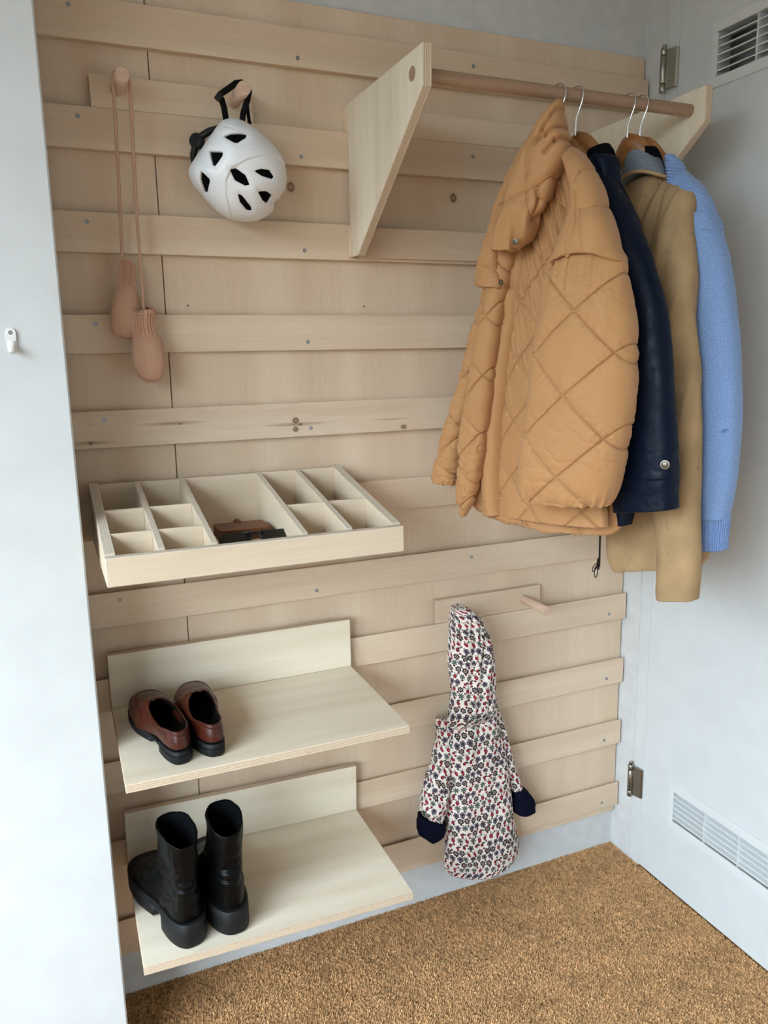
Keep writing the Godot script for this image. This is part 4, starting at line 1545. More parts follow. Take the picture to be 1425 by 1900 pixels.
	dial.basis = Basis(Quaternion(Vector3.UP, Vector3(-0.52, 0.28, 0.80).normalized()))
	# webbing over the peg
	var inv := t.transform.affine_inverse()
	var strap := func(points: Array, width: float, called: String) -> void:
		var local := []
		for q: Vector3 in points:
			local.append(inv * q)
		part(called, tube(local, [width], 8, Vector2(1.0, 0.16), Vector3(0.3, 0, 1)), mats.black_webbing, t)
	strap.call([Vector3(0.387, 1.927, 0.065), Vector3(0.3845, 1.942, 0.070), Vector3(0.3810, 1.959, 0.076), Vector3(0.3758, 1.972, 0.081), Vector3(0.3695, 1.977, 0.083)], 0.0062, "strap")
	strap.call([Vector3(0.3695, 1.977, 0.083), Vector3(0.378, 1.984, 0.085), Vector3(0.392, 1.9935, 0.086), Vector3(0.404, 2.0025, 0.087), Vector3(0.4145, 2.0045, 0.088), Vector3(0.424, 2.0005, 0.088), Vector3(0.4295, 1.990, 0.087), Vector3(0.426, 1.975, 0.083), Vector3(0.419, 1.955, 0.076), Vector3(0.416, 1.932, 0.066)], 0.0058, "strap")
	strap.call([Vector3(0.4285, 1.985, 0.084), Vector3(0.426, 1.972, 0.078), Vector3(0.430, 1.952, 0.070), Vector3(0.4345, 1.928, 0.062)], 0.0036, "strap")
	var s := Solid.new()
	s.box(Vector3(-0.009, -0.006, -0.003), Vector3(0.009, 0.006, 0.004), 2, 0.0015)
	var b := part("buckle", s.done(), mats.black_plastic, t)
	b.transform = Transform3D(inv.basis * Basis(Vector3(0, 0, 1), 0.9), inv * Vector3(0.3700, 1.976, 0.085))


# ---------------------------------------------------------------- shoes
func foot_outline(a: float, length: float, ball: float, heel: float, toe_square: float) -> Vector2:
	# x forward from the back of the heel, y to the side; a = 0 at the toe
	var x := length * (0.5 + 0.5 * signf(cos(a)) * pow(absf(cos(a)), toe_square if cos(a) > 0.0 else 0.85))
	var t := clampf(x / length, 0.0, 1.0)
	var half := lerpf(heel, ball, smoothstep(0.22, 0.66, t)) * (1.0 - 0.10 * exp(-pow((t - 0.38) / 0.12, 2.0)))
	return Vector2(x, signf(sin(a)) * pow(absf(sin(a)), 0.72) * half)


# surface from the sole edge to the opening; rows are quadratic or cubic curves in the plane through each outline point
func shoe_upper(outline: Array, opening: Array, c1: Array, c2: Array, nv: int, relief: Callable, lining_drop: float) -> Array:
	var w := outline.size()
	var p := PackedVector3Array()
	var uv := PackedVector2Array()
	for j in nv + 1:
		var t := j / float(nv)
		for i in w:
			var q: Vector3 = (outline[i] as Vector3).bezier_interpolate(c1[i], c2[i], opening[i], t)
			p.append(q)
			uv.append(Vector2(i / float(w - 1) * 0.6, t * 0.12))
	var n := grid_normals(p, w, nv + 1, true)
	for k in p.size():
		p[k] += n[k] * float(relief.call(p[k], (k % w) / float(w - 1), (k / w) / float(nv)))
	# rolled top edge
	n = grid_normals(p, w, nv + 1, true)
	var centre := Vector3.ZERO
	for i in w - 1:
		centre += (opening[i] as Vector3) / (w - 1)
	for s: Array in [[0.0012, 0.0010], [0.0034, 0.0002]]:
		for i in w:
			var q := p[nv * w + i]
			var inward := (centre - q)
			inward.y = 0.0
			p.append(q + inward.normalized() * float(s[0]) + Vector3(0, s[1], 0))
			uv.append(uv[nv * w + i])
	var h := nv + 3
	var outer := grid_mesh(p, grid_normals(p, w, h, true), uv, w, h)
	var lp := PackedVector3Array()
	var luv := PackedVector2Array()
	for s: Array in [[0.0034, 0.0], [0.006, 0.25], [0.007, 0.6], [0.009, 1.0], [0.2, 1.0]]:
		for i in w:
			var q := (opening[i] as Vector3)
			var o := (outline[i] as Vector3)
			var inward := (centre - q)
			inward.y = 0.0
			var f: float = s[1]
			var r := q.lerp(Vector3(lerpf(o.x, q.x, 0.3) if lining_drop < 0.08 else q.x, maxf(o.y + 0.008, q.y - lining_drop), o.z if lining_drop < 0.08 else q.z * 0.9), f) + inward.normalized() * float(s[0])
			if float(s[0]) > 0.1:
				r = Vector3(centre.x, maxf(o.y + 0.008, q.y - lining_drop), centre.z)
			lp.append(r)
			luv.append(Vector2(i / float(w - 1), f * 0.1))
	var inner := grid_mesh(lp, grid_normals(lp, w, 5, true), luv, w, 5)
	return [outer, inner]


func sole_mesh(points: PackedVector2Array, y0: float, y1: float, bevel: float) -> ArrayMesh:
	# points: (x forward, z sideways)
	var st := SurfaceTool.new()
	st.begin(Mesh.PRIMITIVE_TRIANGLES)
	var small := Solid.inset(points, bevel)
	var rings := [[y0, small], [y0 + bevel, points], [y1 - bevel, points], [y1, small]]
	var n := points.size()
	st.set_smooth_group(0)
	for k in 3:
		for i in n:
			var j := (i + 1) % n
			var a := Vector3(rings[k][1][i].x, rings[k][0], rings[k][1][i].y)
			var b := Vector3(rings[k][1][j].x, rings[k][0], rings[k][1][j].y)
			var c := Vector3(rings[k + 1][1][j].x, rings[k + 1][0], rings[k + 1][1][j].y)
			var d := Vector3(rings[k + 1][1][i].x, rings[k + 1][0], rings[k + 1][1][i].y)
			var out := Vector3(points[i].x, 0, points[i].y) - Vector3(small[i].x, 0, small[i].y)
			var flip := (b - a).cross(c - a).dot(out + Vector3(0, [-1, 0, 1][k] * 0.0001, 0)) > 0.0
			for q: Vector3 in ([a, c, b, a, d, c] if flip else [a, b, c, a, c, d]):
				st.set_uv(Vector2(q.x + q.z, q.y))
				st.add_vertex(q)
	st.set_smooth_group(1)
	var idx := Geometry2D.triangulate_polygon(small)
	for t in range(0, idx.size(), 3):
		var a := small[idx[t]]
		var b := small[idx[t + 1]]
		var c := small[idx[t + 2]]
		for y: float in [y0, y1]:
			var tri := [Vector3(a.x, y, a.y), Vector3(b.x, y, b.y), Vector3(c.x, y, c.y)]
			var up: float = (tri[1] - tri[0]).cross(tri[2] - tri[0]).y
			if (up > 0.0) == (y == y1):
				tri.reverse()
			for q: Vector3 in tri:
				st.set_uv(Vector2(q.x, q.z))
				st.add_vertex(q)
	st.generate_normals()
	return st.commit()


func build_shoes() -> void:
	var m := mat("brown_leather", Color.WHITE, 0.32, 0.38)
	m.albedo_texture = tex(speckle_image(121, 256, Color(0.25, 0.105, 0.065), 0.22, 0.05))
	m.uv1_scale = Vector3(4, 4, 1)
	m = mat("wallet_leather", Color(0.43, 0.245, 0.15), 0.45, 0.4)
	m = mat("black_leather", Color(0.014, 0.016, 0.018), 0.42, 0.28)
	m = mat("black_rubber", Color.WHITE, 0.62, 0.4)
	m.albedo_texture = tex(speckle_image(122, 256, Color(0.042, 0.042, 0.046), 0.35, 0.15))
	m.uv1_scale = Vector3(12, 12, 1)
	mat("dark_insole", Color(0.05, 0.03, 0.022), 0.9, 0.2)
	mat("tan_insole", Color(0.30, 0.17, 0.09), 0.7, 0.3)
	mat("elastic", Color(0.014, 0.017, 0.021), 0.85, 0.25)
	loafer("brown leather loafer standing nearer the left end of the upper shelf", Vector3(0.1775, 0.7465, 0.343), 98.5, 1.0)
	loafer("brown leather loafer on the right of its pair, beside bare shelf", Vector3(0.2405, 0.7465, 0.342), 91.5, -1.0)
	boot("black ankle boot on the left of its pair, its square toe in view", Vector3(0.1715, 0.372, 0.352), 101.0, 1.0)
	boot("black ankle boot on the right of its pair, beside bare shelf", Vector3(0.2545, 0.3708, 0.351), 91.0, -1.0)


func loafer(label: String, at: Vector3, turn: float, side: float) -> void:
	var t := thing("loafer", label, "shoe", at, "brown loafers on the upper shelf")
	t.rotation_degrees.y = turn
	var n := 96
	var length := 0.277
	var outline := []
	var opening := []
	var c1 := []
	var c2 := []
	var sole := PackedVector2Array()
	for i in n + 1:
		var a := -TAU * i / n
		var o := foot_outline(a, length, 0.0475, 0.0325, 0.95)
		var bend := side * 0.007 * sin(clampf(o.x / length, 0, 1) * PI * 1.2)
		var lift := 0.010 + 0.014 * (1.0 - smoothstep(0.05, 0.16, o.x)) + 0.006 * smoothstep(0.2, 0.277, o.x)
		outline.append(Vector3(o.x, lift + 0.006, (o.y + bend) * 0.97))
		if i < n:
			sole.append(Vector2(o.x * 1.008 - 0.001, (o.y + bend) * 1.03))
		# opening: from the heel top line to the throat
		var ca := cos(a)
		var ox := 0.088 + (0.068 if ca > 0.0 else 0.082) * signf(ca) * pow(absf(ca), 0.85)
		var oy := signf(sin(a)) * pow(absf(sin(a)), 0.85) * lerpf(0.026, 0.0285, smoothstep(0.0, 0.12, ox)) + bend * 0.5
		var height := 0.066 - 0.012 * exp(-pow((ox - 0.075) / 0.045, 2.0)) + 0.004 * smoothstep(0.10, 0.156, ox) - 0.004 * smoothstep(0.03, 0.0, ox)
		opening.append(Vector3(ox, height, oy))
		var front := smoothstep(0.05, 0.95, ca)
		var ov := outline[i] as Vector3
		var pv := opening[i] as Vector3
		c1.append(Vector3(lerpf(ov.x, pv.x, -0.035), lerpf(ov.y, pv.y, lerpf(0.45, 0.62, front)), ov.z * 1.05))
		c2.append(Vector3(lerpf(ov.x, pv.x, lerpf(0.75, 0.50, front)), lerpf(ov.y, pv.y, lerpf(0.72, 0.93, front)), lerpf(ov.z, pv.z, lerpf(0.7, 0.55, front))))
	var relief := func(p: Vector3, _u: float, v: float) -> float:
		var d := 0.0
		# raised apron seam, strap over the instep, seams of the counter and the top binding
		var apron := Vector2((p.x - 0.168) / 0.076, p.z / 0.034).length() - 1.0
		if p.x > 0.15:
			d += 0.0022 * exp(-pow(apron * 12.0, 2.0)) - 0.0015 * exp(-pow((apron + 0.12) * 12.0, 2.0))
		d += 0.0016 * (smoothstep(0.147, 0.150, p.x) - smoothstep(0.168, 0.171, p.x))
		if p.x < 0.12:
			d -= 0.0010 * exp(-pow((v - 0.74) * 30.0, 2.0))
			d -= 0.0009 * exp(-pow((p.x - 0.052 - v * 0.012) / 0.0013, 2.0)) * (1.0 - smoothstep(0.70, 0.74, v))
		return d
	var made := shoe_upper(outline, opening, c1, c2, 40, relief, 0.05)
	part("upper", made[0], mats.brown_leather, t)
	part("lining", made[1], mats.dark_insole, t)
	var fore := PackedVector2Array()
	var heel := PackedVector2Array()
	for q in sole:
		fore.append(q)
		if q.x < 0.075:
			heel.append(q)
	part("sole", sole_mesh(fore, 0.0125, 0.019, 0.0015), mats.black_rubber, t)
	var front_sole := PackedVector2Array()
	for q in sole:
		if q.x > 0.105:
			front_sole.append(q)
	part("sole", sole_mesh(front_sole, 0.003, 0.0135, 0.0015), mats.black_rubber, t)
	part("heel", sole_mesh(heel, 0.0, 0.0245, 0.0015), mats.black_rubber, t)


func boot(label: String, at: Vector3, turn: float, side: float) -> void:
	var t := thing("ankle_boot", label, "boot", at, "black ankle boots on the lower shelf")
	t.rotation_degrees.y = turn
	var n := 112
	var length := 0.285
	var outline := []
	var opening := []
	var c1 := []
	var c2 := []
	var sole := PackedVector2Array()
	for i in n + 1:
		var a := -TAU * i / n
		var o := foot_outline(a, length, 0.056, 0.0425, 0.62)
		var bend := side * 0.006 * sin(clampf(o.x / length, 0, 1) * PI * 1.2)
		var lift := 0.030 + 0.018 * (1.0 - smoothstep(0.05, 0.17, o.x))
		outline.append(Vector3(lerpf(o.x, 0.13, 0.03), lift, (o.y + bend) * 0.93))
		if i < n:
			sole.append(Vector2(o.x * 1.012 - 0.002, (o.y + bend) * 1.05))
		var ca := cos(a)
		var ox := 0.053 + 0.052 * ca
		var oz := 0.0345 * signf(sin(a)) * pow(absf(sin(a)), 0.8)
		var height := 0.222 + 0.010 * ca - 0.004 * cos(a * 2.0)
		opening.append(Vector3(ox, height, oz))
		var front := smoothstep(-0.15, 0.75, ca)
		var ov := outline[i] as Vector3
		var pv := opening[i] as Vector3
		c1.append(Vector3(lerpf(ov.x - 0.004, lerpf(ov.x, pv.x, 0.30), front), lerpf(0.095, 0.086, front), ov.z * lerpf(1.02, 1.0, front)))
		c2.append(Vector3(lerpf(pv.x + 0.006, pv.x - 0.010, front), lerpf(0.135, 0.075, front), pv.z * lerpf(0.92, 0.80, front)))
	var crease := noise_of(131 + int(side))
	var relief := func(p: Vector3, u: float, v: float) -> float:
		var d := 0.0025 * crease.get_noise_3d(p.x * 18.0, p.y * 18.0, p.z * 18.0)
		# slouch folds above the heel
		var ankle := exp(-pow((p.y - 0.125) / 0.030, 2.0))
		d -= 0.0065 * ankle * pow(maxf(0.0, ridged(crease, p.x * 5.0, p.y * 22.0, p.z * 8.0)), 3.0)
		# elastic side panel, back strip
		d -= 0.0012 * exp(-pow((p.x - 0.020 - 0.12 * maxf(0.0, 0.10 - p.y)) / 0.0014, 2.0)) * smoothstep(0.06, 0.075, p.y)
		d -= 0.0012 * exp(-pow((p.x - 0.080 - 0.10 * maxf(0.0, 0.13 - p.y)) / 0.0014, 2.0)) * smoothstep(0.06, 0.075, p.y)
		if p.y < 0.075:
			d -= 0.0012 * exp(-pow((p.x - 0.098) / 0.0014, 2.0)) * (1.0 - smoothstep(0.05, 0.072, p.y))
		d += 0.002 * crease.get_noise_2d(u * 9.0, v * 3.0) * smoothstep(0.7, 1.0, v)
		return d
	var made := shoe_upper(outline, opening, c1, c2, 90, relief, 0.11)
	part("upper", made[0], mats.black_leather, t)
	part("lining", made[1], mats.dark_lining, t)
	var heel := PackedVector2Array()
	var front_sole := PackedVector2Array()
	for q in sole:
		if q.x < 0.082:
			heel.append(q)
		if q.x > 0.115:
			front_sole.append(q)
	part("sole", sole_mesh(sole, 0.026, 0.042, 0.003), mats.black_rubber, t)
	part("sole", sole_mesh(front_sole, 0.004, 0.030, 0.003), mats.black_rubber, t)
	var lower := PackedVector2Array()
	for q in heel:
		lower.append(Vector2(q.x * 1.03 - 0.004, q.y * 1.06))
	part("heel", sole_mesh(lower, 0.0, 0.050, 0.003), mats.black_rubber, t)


# ---------------------------------------------------------------- small things in the tray
func build_small_things() -> void:
	var t := thing("wallet", "brown leather wallet with a snap tab in the tray's wide compartment", "wallet", Vector3(0.354, 1.1215, 0.150))
	var s := Solid.new(0)
	var p := PackedVector2Array()
	for q: Vector2 in [Vector2(-0.052, -0.040), Vector2(0.052, -0.040), Vector2(0.052, 0.040), Vector2(-0.052, 0.040)]:
		for k in 5:
			var a: float = [PI, -PI / 2.0, 0.0, PI / 2.0][[Vector2(-1, -1), Vector2(1, -1), Vector2(1, 1), Vector2(-1, 1)].find(q.sign())] + PI / 2.0 * k / 4.0
			p.append(q - q.sign() * 0.009 + Vector2(cos(a), sin(a)) * 0.009)
	s.prism(p, 1, 0.0, 0.009, 0.0)
	s.prism(p, 1, 0.0105, 0.021, 0.0)
	part("wallet_body", s.done(), mats.wallet_leather, t)
	s = Solid.new(0)
	s.box(Vector3(-0.007, 0.012, -0.052), Vector3(0.007, 0.0245, -0.030), 1, 0.002)
	var tab := part("snap_tab", s.done(), mats.wallet_leather, t)
	snap(tab, Vector3(0, 0.0248, -0.042), Vector3.UP, 0.005)
	t = thing("sunglasses", "black sunglasses lying in front of the brown wallet in the tray", "sunglasses", Vector3(0.358, 1.1300, 0.258))
	t.rotation_degrees = Vector3(-60, -3, 0)
	for k in [-1, 1]:
		var loop := []
		for i in 25:
			var a := TAU * i / 24.0
			loop.append(Vector3(k * 0.037 + 0.031 * cos(a), 0.0185 + 0.0145 * signf(sin(a)) * pow(absf(sin(a)), 0.8), 0.004 * cos(a * 2.0) - 0.10 * (k * 0.037 + 0.031 * cos(a)) * (k * 0.037 + 0.031 * cos(a)) * 20.0 * 0.4))
		part("rim", tube(loop, [0.0032], 8), mats.black_plastic, t)
		part("lens", cloth([[k * 0.037 - 0.02, 0.031, k * 0.037 + 0.02, 0.031, -0.001, 0.001, 0.001], [k * 0.037 - 0.030, 0.0185, k * 0.037 + 0.030, 0.0185, -0.001, 0.001, 0.001], [k * 0.037 - 0.02, 0.006, k * 0.037 + 0.02, 0.006, -0.001, 0.001, 0.001]], 24, 8, func(_p: Vector3, _th: float) -> float: return 0.0, 0.0, 0.8), mats.black_plastic, t)
		part("temple", tube([Vector3(k * 0.069, 0.026, -0.004), Vector3(k * 0.068, 0.02, -0.012), Vector3(k * 0.02, 0.006, -0.017), Vector3(-k * 0.05, 0.004, -0.018)], [0.0028], 8, Vector2(0.6, 1.0)), mats.black_plastic, t)
	part("bridge", tube([Vector3(-0.008, 0.024, 0), Vector3(0, 0.026, 0.001), Vector3(0.008, 0.024, 0)], [0.0026], 8), mats.black_plastic, t)
	t = thing("metal_ring", "small dark metal ring lying in a front compartment of the tray", "ring", Vector3(0.2225, 1.1215, 0.225))
	var r := part("ring_band", ring(0.009, 0.0014), mats.dark_metal, t)
	r.position = Vector3(0, 0.0095, 0)
	r.rotation_degrees = Vector3(70, 20, 0)
# </soft>

# <rows>
# cross-sections of the soft things in their own axes: left point (s, y), right point (s, y), depth of the middle, half depth in front and behind
const COAT_SLEEVE := [
	[0.064, -0.267, 0.175, -0.277, 0.095, 0.020, 0.020],
	[0.055, -0.289, 0.186, -0.298, 0.097, 0.028, 0.027],
	[0.044, -0.325, 0.197, -0.333, 0.099, 0.036, 0.035],
	[0.039, -0.356, 0.202, -0.363, 0.100, 0.045, 0.040],
	[0.034, -0.406, 0.211, -0.409, 0.102, 0.051, 0.042],
	[0.024, -0.471, 0.220, -0.465, 0.104, 0.054, 0.044],
	[0.017, -0.538, 0.222, -0.531, 0.106, 0.056, 0.045],
	[0.011, -0.602, 0.220, -0.594, 0.108, 0.056, 0.045],
	[0.004, -0.666, 0.210, -0.653, 0.110, 0.054, 0.045],
	[-0.001, -0.715, 0.200, -0.705, 0.110, 0.051, 0.044],
	[-0.004, -0.749, 0.193, -0.740, 0.110, 0.045, 0.042],
	[-0.001, -0.762, 0.186, -0.756, 0.110, 0.040, 0.040],
]
const COAT_SHOULDER := [
	[0.036, -0.088, 0.055, -0.092, 0.035, 0.015, 0.015],
	[0.038, -0.105, 0.087, -0.115, 0.048, 0.025, 0.021],
	[0.058, -0.138, 0.113, -0.147, 0.061, 0.035, 0.026],
	[0.075, -0.175, 0.135, -0.185, 0.073, 0.039, 0.031],
	[0.080, -0.210, 0.153, -0.222, 0.083, 0.042, 0.035],
	[0.075, -0.243, 0.170, -0.258, 0.092, 0.044, 0.039],
	[0.062, -0.279, 0.183, -0.294, 0.096, 0.046, 0.040],
	[0.054, -0.299, 0.189, -0.306, 0.098, 0.046, 0.040],
	[0.051, -0.312, 0.193, -0.316, 0.100, 0.046, 0.040],
]
const COAT_FRONT_NEAR := [
	[0.018, -0.079, 0.035, -0.081, 0.015, 0.015, 0.015],
	[-0.004, -0.099, 0.060, -0.102, 0.015, 0.020, 0.016],
	[-0.029, -0.147, 0.084, -0.159, 0.015, 0.024, 0.018],
	[-0.052, -0.200, 0.103, -0.224, 0.015, 0.029, 0.019],
	[-0.074, -0.260, 0.116, -0.284, 0.015, 0.032, 0.020],
	[-0.097, -0.333, 0.124, -0.358, 0.013, 0.032, 0.020],
	[-0.119, -0.431, 0.122, -0.459, 0.012, 0.032, 0.020],
	[-0.136, -0.521, 0.119, -0.541, 0.010, 0.032, 0.020],
	[-0.151, -0.615, 0.120, -0.626, 0.010, 0.032, 0.020],
	[-0.157, -0.723, 0.126, -0.722, 0.011, 0.031, 0.020],
	[-0.156, -0.796, 0.135, -0.787, 0.011, 0.031, 0.020],
	[-0.151, -0.830, 0.140, -0.815, 0.012, 0.030, 0.020],
]
const COAT_FRONT_FAR := [
	[-0.100, -0.226, -0.070, -0.229, 0.015, 0.018, 0.012],
	[-0.136, -0.298, -0.091, -0.301, 0.016, 0.020, 0.013],
	[-0.153, -0.363, -0.108, -0.370, 0.016, 0.022, 0.014],
	[-0.174, -0.452, -0.122, -0.459, 0.017, 0.024, 0.015],
	[-0.194, -0.545, -0.135, -0.550, 0.017, 0.024, 0.015],
	[-0.208, -0.629, -0.149, -0.638, 0.018, 0.024, 0.015],
	[-0.217, -0.716, -0.163, -0.728, 0.018, 0.024, 0.015],
	[-0.220, -0.784, -0.179, -0.787, 0.019, 0.020, 0.013],
	[-0.215, -0.819, -0.192, -0.814, 0.019, 0.016, 0.012],
	[-0.210, -0.836, -0.203, -0.834, 0.020, 0.006, 0.006],
]
const COAT_SLEEVE_FAR := [
	[-0.138, -0.218, -0.096, -0.223, -0.020, 0.030, 0.020],
	[-0.165, -0.321, -0.128, -0.324, -0.018, 0.030, 0.022],
	[-0.191, -0.394, -0.154, -0.400, -0.017, 0.030, 0.024],
	[-0.211, -0.459, -0.174, -0.468, -0.015, 0.030, 0.027],
	[-0.236, -0.543, -0.194, -0.550, -0.013, 0.033, 0.029],
	[-0.259, -0.604, -0.215, -0.611, -0.012, 0.033, 0.029],
	[-0.277, -0.663, -0.227, -0.670, -0.010, 0.036, 0.028],
	[-0.294, -0.715, -0.232, -0.720, -0.008, 0.037, 0.027],
	[-0.303, -0.751, -0.240, -0.756, -0.007, 0.033, 0.026],
	[-0.298, -0.763, -0.249, -0.767, -0.005, 0.030, 0.025],
]
const COAT_BACK := [
	[-0.063, -0.068, 0.031, -0.076, -0.040, 0.015, 0.020],
	[-0.123, -0.186, 0.094, -0.212, -0.037, 0.017, 0.024],
	[-0.174, -0.359, 0.124, -0.376, -0.035, 0.019, 0.028],
	[-0.207, -0.547, 0.138, -0.543, -0.033, 0.020, 0.030],
	[-0.224, -0.721, 0.150, -0.715, -0.030, 0.020, 0.030],
	[-0.222, -0.803, 0.157, -0.785, -0.028, 0.020, 0.030],
	[-0.178, -0.832, 0.155, -0.813, -0.025, 0.020, 0.027],
	[-0.090, -0.846, 0.138, -0.833, -0.022, 0.020, 0.024],
	[-0.020, -0.849, 0.110, -0.841, -0.020, 0.020, 0.020],
]
const COAT_COLLAR := [
	[0.024, -0.006, 0.033, -0.007, 0.045, 0.009, 0.009],
	[0.016, -0.019, 0.038, -0.022, 0.049, 0.021, 0.022],
	[-0.001, -0.039, 0.041, -0.047, 0.054, 0.030, 0.038],
	[-0.021, -0.065, 0.052, -0.080, 0.058, 0.034, 0.047],
	[-0.038, -0.094, 0.052, -0.107, 0.063, 0.033, 0.046],
	[-0.055, -0.126, 0.042, -0.139, 0.068, 0.032, 0.040],
	[-0.069, -0.160, 0.029, -0.173, 0.072, 0.030, 0.034],
	[-0.080, -0.194, 0.011, -0.210, 0.074, 0.029, 0.029],
	[-0.092, -0.228, -0.008, -0.242, 0.073, 0.027, 0.026],
	[-0.102, -0.254, -0.028, -0.261, 0.072, 0.024, 0.023],
	[-0.100, -0.268, -0.037, -0.271, 0.070, 0.022, 0.020],
]
const COAT_COLLAR_UNDER := [
	[-0.023, -0.033, 0.009, -0.039, 0.030, 0.012, 0.012],
	[-0.051, -0.064, -0.013, -0.071, 0.031, 0.015, 0.013],
	[-0.077, -0.100, -0.041, -0.105, 0.033, 0.018, 0.014],
	[-0.102, -0.145, -0.071, -0.149, 0.034, 0.020, 0.015],
	[-0.124, -0.196, -0.092, -0.200, 0.035, 0.019, 0.016],
	[-0.144, -0.250, -0.106, -0.253, 0.035, 0.018, 0.015],
	[-0.161, -0.291, -0.110, -0.299, 0.035, 0.017, 0.015],
	[-0.172, -0.320, -0.104, -0.329, 0.035, 0.015, 0.015],
	[-0.170, -0.330, -0.104, -0.337, 0.035, 0.014, 0.014],
]
const NAVY_SLEEVE := [
	[0.041, -0.101, 0.060, -0.104, 0.000, 0.014, 0.014],
	[0.054, -0.130, 0.089, -0.136, 0.005, 0.027, 0.026],
	[0.059, -0.163, 0.112, -0.172, 0.010, 0.029, 0.028],
	[0.074, -0.215, 0.153, -0.230, 0.015, 0.031, 0.029],
	[0.090, -0.286, 0.195, -0.302, 0.020, 0.033, 0.030],
	[0.100, -0.387, 0.229, -0.399, 0.020, 0.034, 0.030],
	[0.111, -0.500, 0.248, -0.500, 0.020, 0.035, 0.030],
	[0.122, -0.594, 0.258, -0.592, 0.020, 0.035, 0.030],
	[0.131, -0.665, 0.265, -0.654, 0.020, 0.035, 0.030],
]
const NAVY_CUFF := [
	[0.132, -0.660, 0.265, -0.649, 0.020, 0.037, 0.032],
	[0.134, -0.678, 0.267, -0.664, 0.020, 0.037, 0.032],
	[0.138, -0.716, 0.271, -0.701, 0.020, 0.038, 0.032],
	[0.139, -0.718, 0.270, -0.703, 0.020, 0.036, 0.032],
	[0.144, -0.783, 0.273, -0.760, 0.020, 0.036, 0.032],
]
const NAVY_COLLAR := [
	[0.051, -0.101, 0.085, -0.104, 0.000, 0.026, 0.026],
	[0.057, -0.111, 0.095, -0.113, 0.000, 0.029, 0.029],
	[0.063, -0.127, 0.098, -0.132, 0.000, 0.028, 0.028],
	[0.068, -0.142, 0.100, -0.155, 0.000, 0.027, 0.027],
]
const NAVY_LINING := [
	[0.019, -0.083, 0.064, -0.077, -0.020, 0.016, 0.014],
	[0.014, -0.093, 0.075, -0.091, -0.020, 0.016, 0.014],
	[0.022, -0.111, 0.084, -0.115, -0.020, 0.016, 0.014],
]
const NAVY_BODY := [
	[-0.004, -0.096, 0.047, -0.106, -0.040, 0.020, 0.020],
	[-0.002, -0.221, 0.134, -0.239, -0.032, 0.020, 0.020],
	[0.019, -0.414, 0.161, -0.420, -0.024, 0.020, 0.020],
	[0.044, -0.633, 0.169, -0.626, -0.020, 0.020, 0.020],
	[0.071, -0.778, 0.157, -0.767, -0.020, 0.020, 0.020],
	[0.099, -0.827, 0.147, -0.816, -0.020, 0.020, 0.020],
]
const TAN_SLEEVE := [
	[0.115, -0.166, 0.137, -0.175, -0.018, 0.012, 0.012],
	[0.105, -0.185, 0.150, -0.201, -0.006, 0.018, 0.017],
	[0.089, -0.224, 0.161, -0.243, 0.005, 0.024, 0.022],
	[0.083, -0.271, 0.172, -0.286, 0.017, 0.027, 0.026],
	[0.092, -0.366, 0.188, -0.381, 0.030, 0.030, 0.028],
	[0.101, -0.503, 0.203, -0.512, 0.034, 0.031, 0.029],
	[0.115, -0.632, 0.218, -0.625, 0.038, 0.032, 0.030],
	[0.128, -0.764, 0.230, -0.761, 0.038, 0.032, 0.030],
	[0.139, -0.876, 0.234, -0.868, 0.038, 0.032, 0.030],
	[0.143, -0.962, 0.233, -0.941, 0.037, 0.032, 0.030],
	[0.146, -0.979, 0.232, -0.960, 0.035, 0.032, 0.030],
]
const TAN_BODY := [
	[-0.011, -0.087, 0.058, -0.100, -0.030, 0.012, 0.012],
	[-0.022, -0.122, 0.104, -0.146, -0.030, 0.021, 0.017],
	[-0.020, -0.191, 0.131, -0.185, -0.030, 0.030, 0.021],
	[-0.024, -0.322, 0.138, -0.336, -0.030, 0.030, 0.025],
	[-0.029, -0.527, 0.159, -0.525, -0.030, 0.030, 0.030],
	[-0.037, -0.743, 0.190, -0.720, -0.030, 0.028, 0.030],
	[-0.034, -0.868, 0.213, -0.834, -0.030, 0.026, 0.030],
	[-0.029, -0.930, 0.215, -0.884, -0.030, 0.024, 0.030],
	[-0.010, -0.965, 0.201, -0.910, -0.030, 0.022, 0.030],
]
const TAN_COLLAR := [
	[0.004, -0.091, 0.066, -0.095, -0.010, 0.035, 0.035],
	[-0.003, -0.098, 0.071, -0.103, -0.010, 0.035, 0.035],
	[-0.011, -0.120, 0.079, -0.119, -0.010, 0.035, 0.035],
	[-0.013, -0.135, 0.082, -0.132, -0.010, 0.035, 0.035],
]
const TAN_LINING := [
	[0.004, -0.061, 0.052, -0.070, -0.022, 0.012, 0.012],
	[-0.004, -0.071, 0.062, -0.083, -0.022, 0.012, 0.012],
	[-0.013, -0.092, 0.069, -0.101, -0.022, 0.012, 0.012],
]
const BLUE_SLEEVE := [
	[0.102, -0.205, 0.172, -0.215, 0.000, 0.025, 0.025],
	[0.114, -0.230, 0.183, -0.241, 0.000, 0.029, 0.026],
	[0.125, -0.253, 0.193, -0.262, 0.000, 0.032, 0.027],
	[0.134, -0.295, 0.208, -0.302, 0.000, 0.036, 0.028],
	[0.141, -0.378, 0.228, -0.383, 0.000, 0.036, 0.029],
	[0.151, -0.504, 0.244, -0.504, 0.000, 0.036, 0.030],
	[0.161, -0.611, 0.253, -0.607, 0.000, 0.036, 0.030],
	[0.169, -0.699, 0.253, -0.691, 0.000, 0.034, 0.030],
	[0.177, -0.770, 0.248, -0.761, 0.000, 0.032, 0.030],
	[0.185, -0.811, 0.241, -0.802, 0.000, 0.030, 0.030],
]
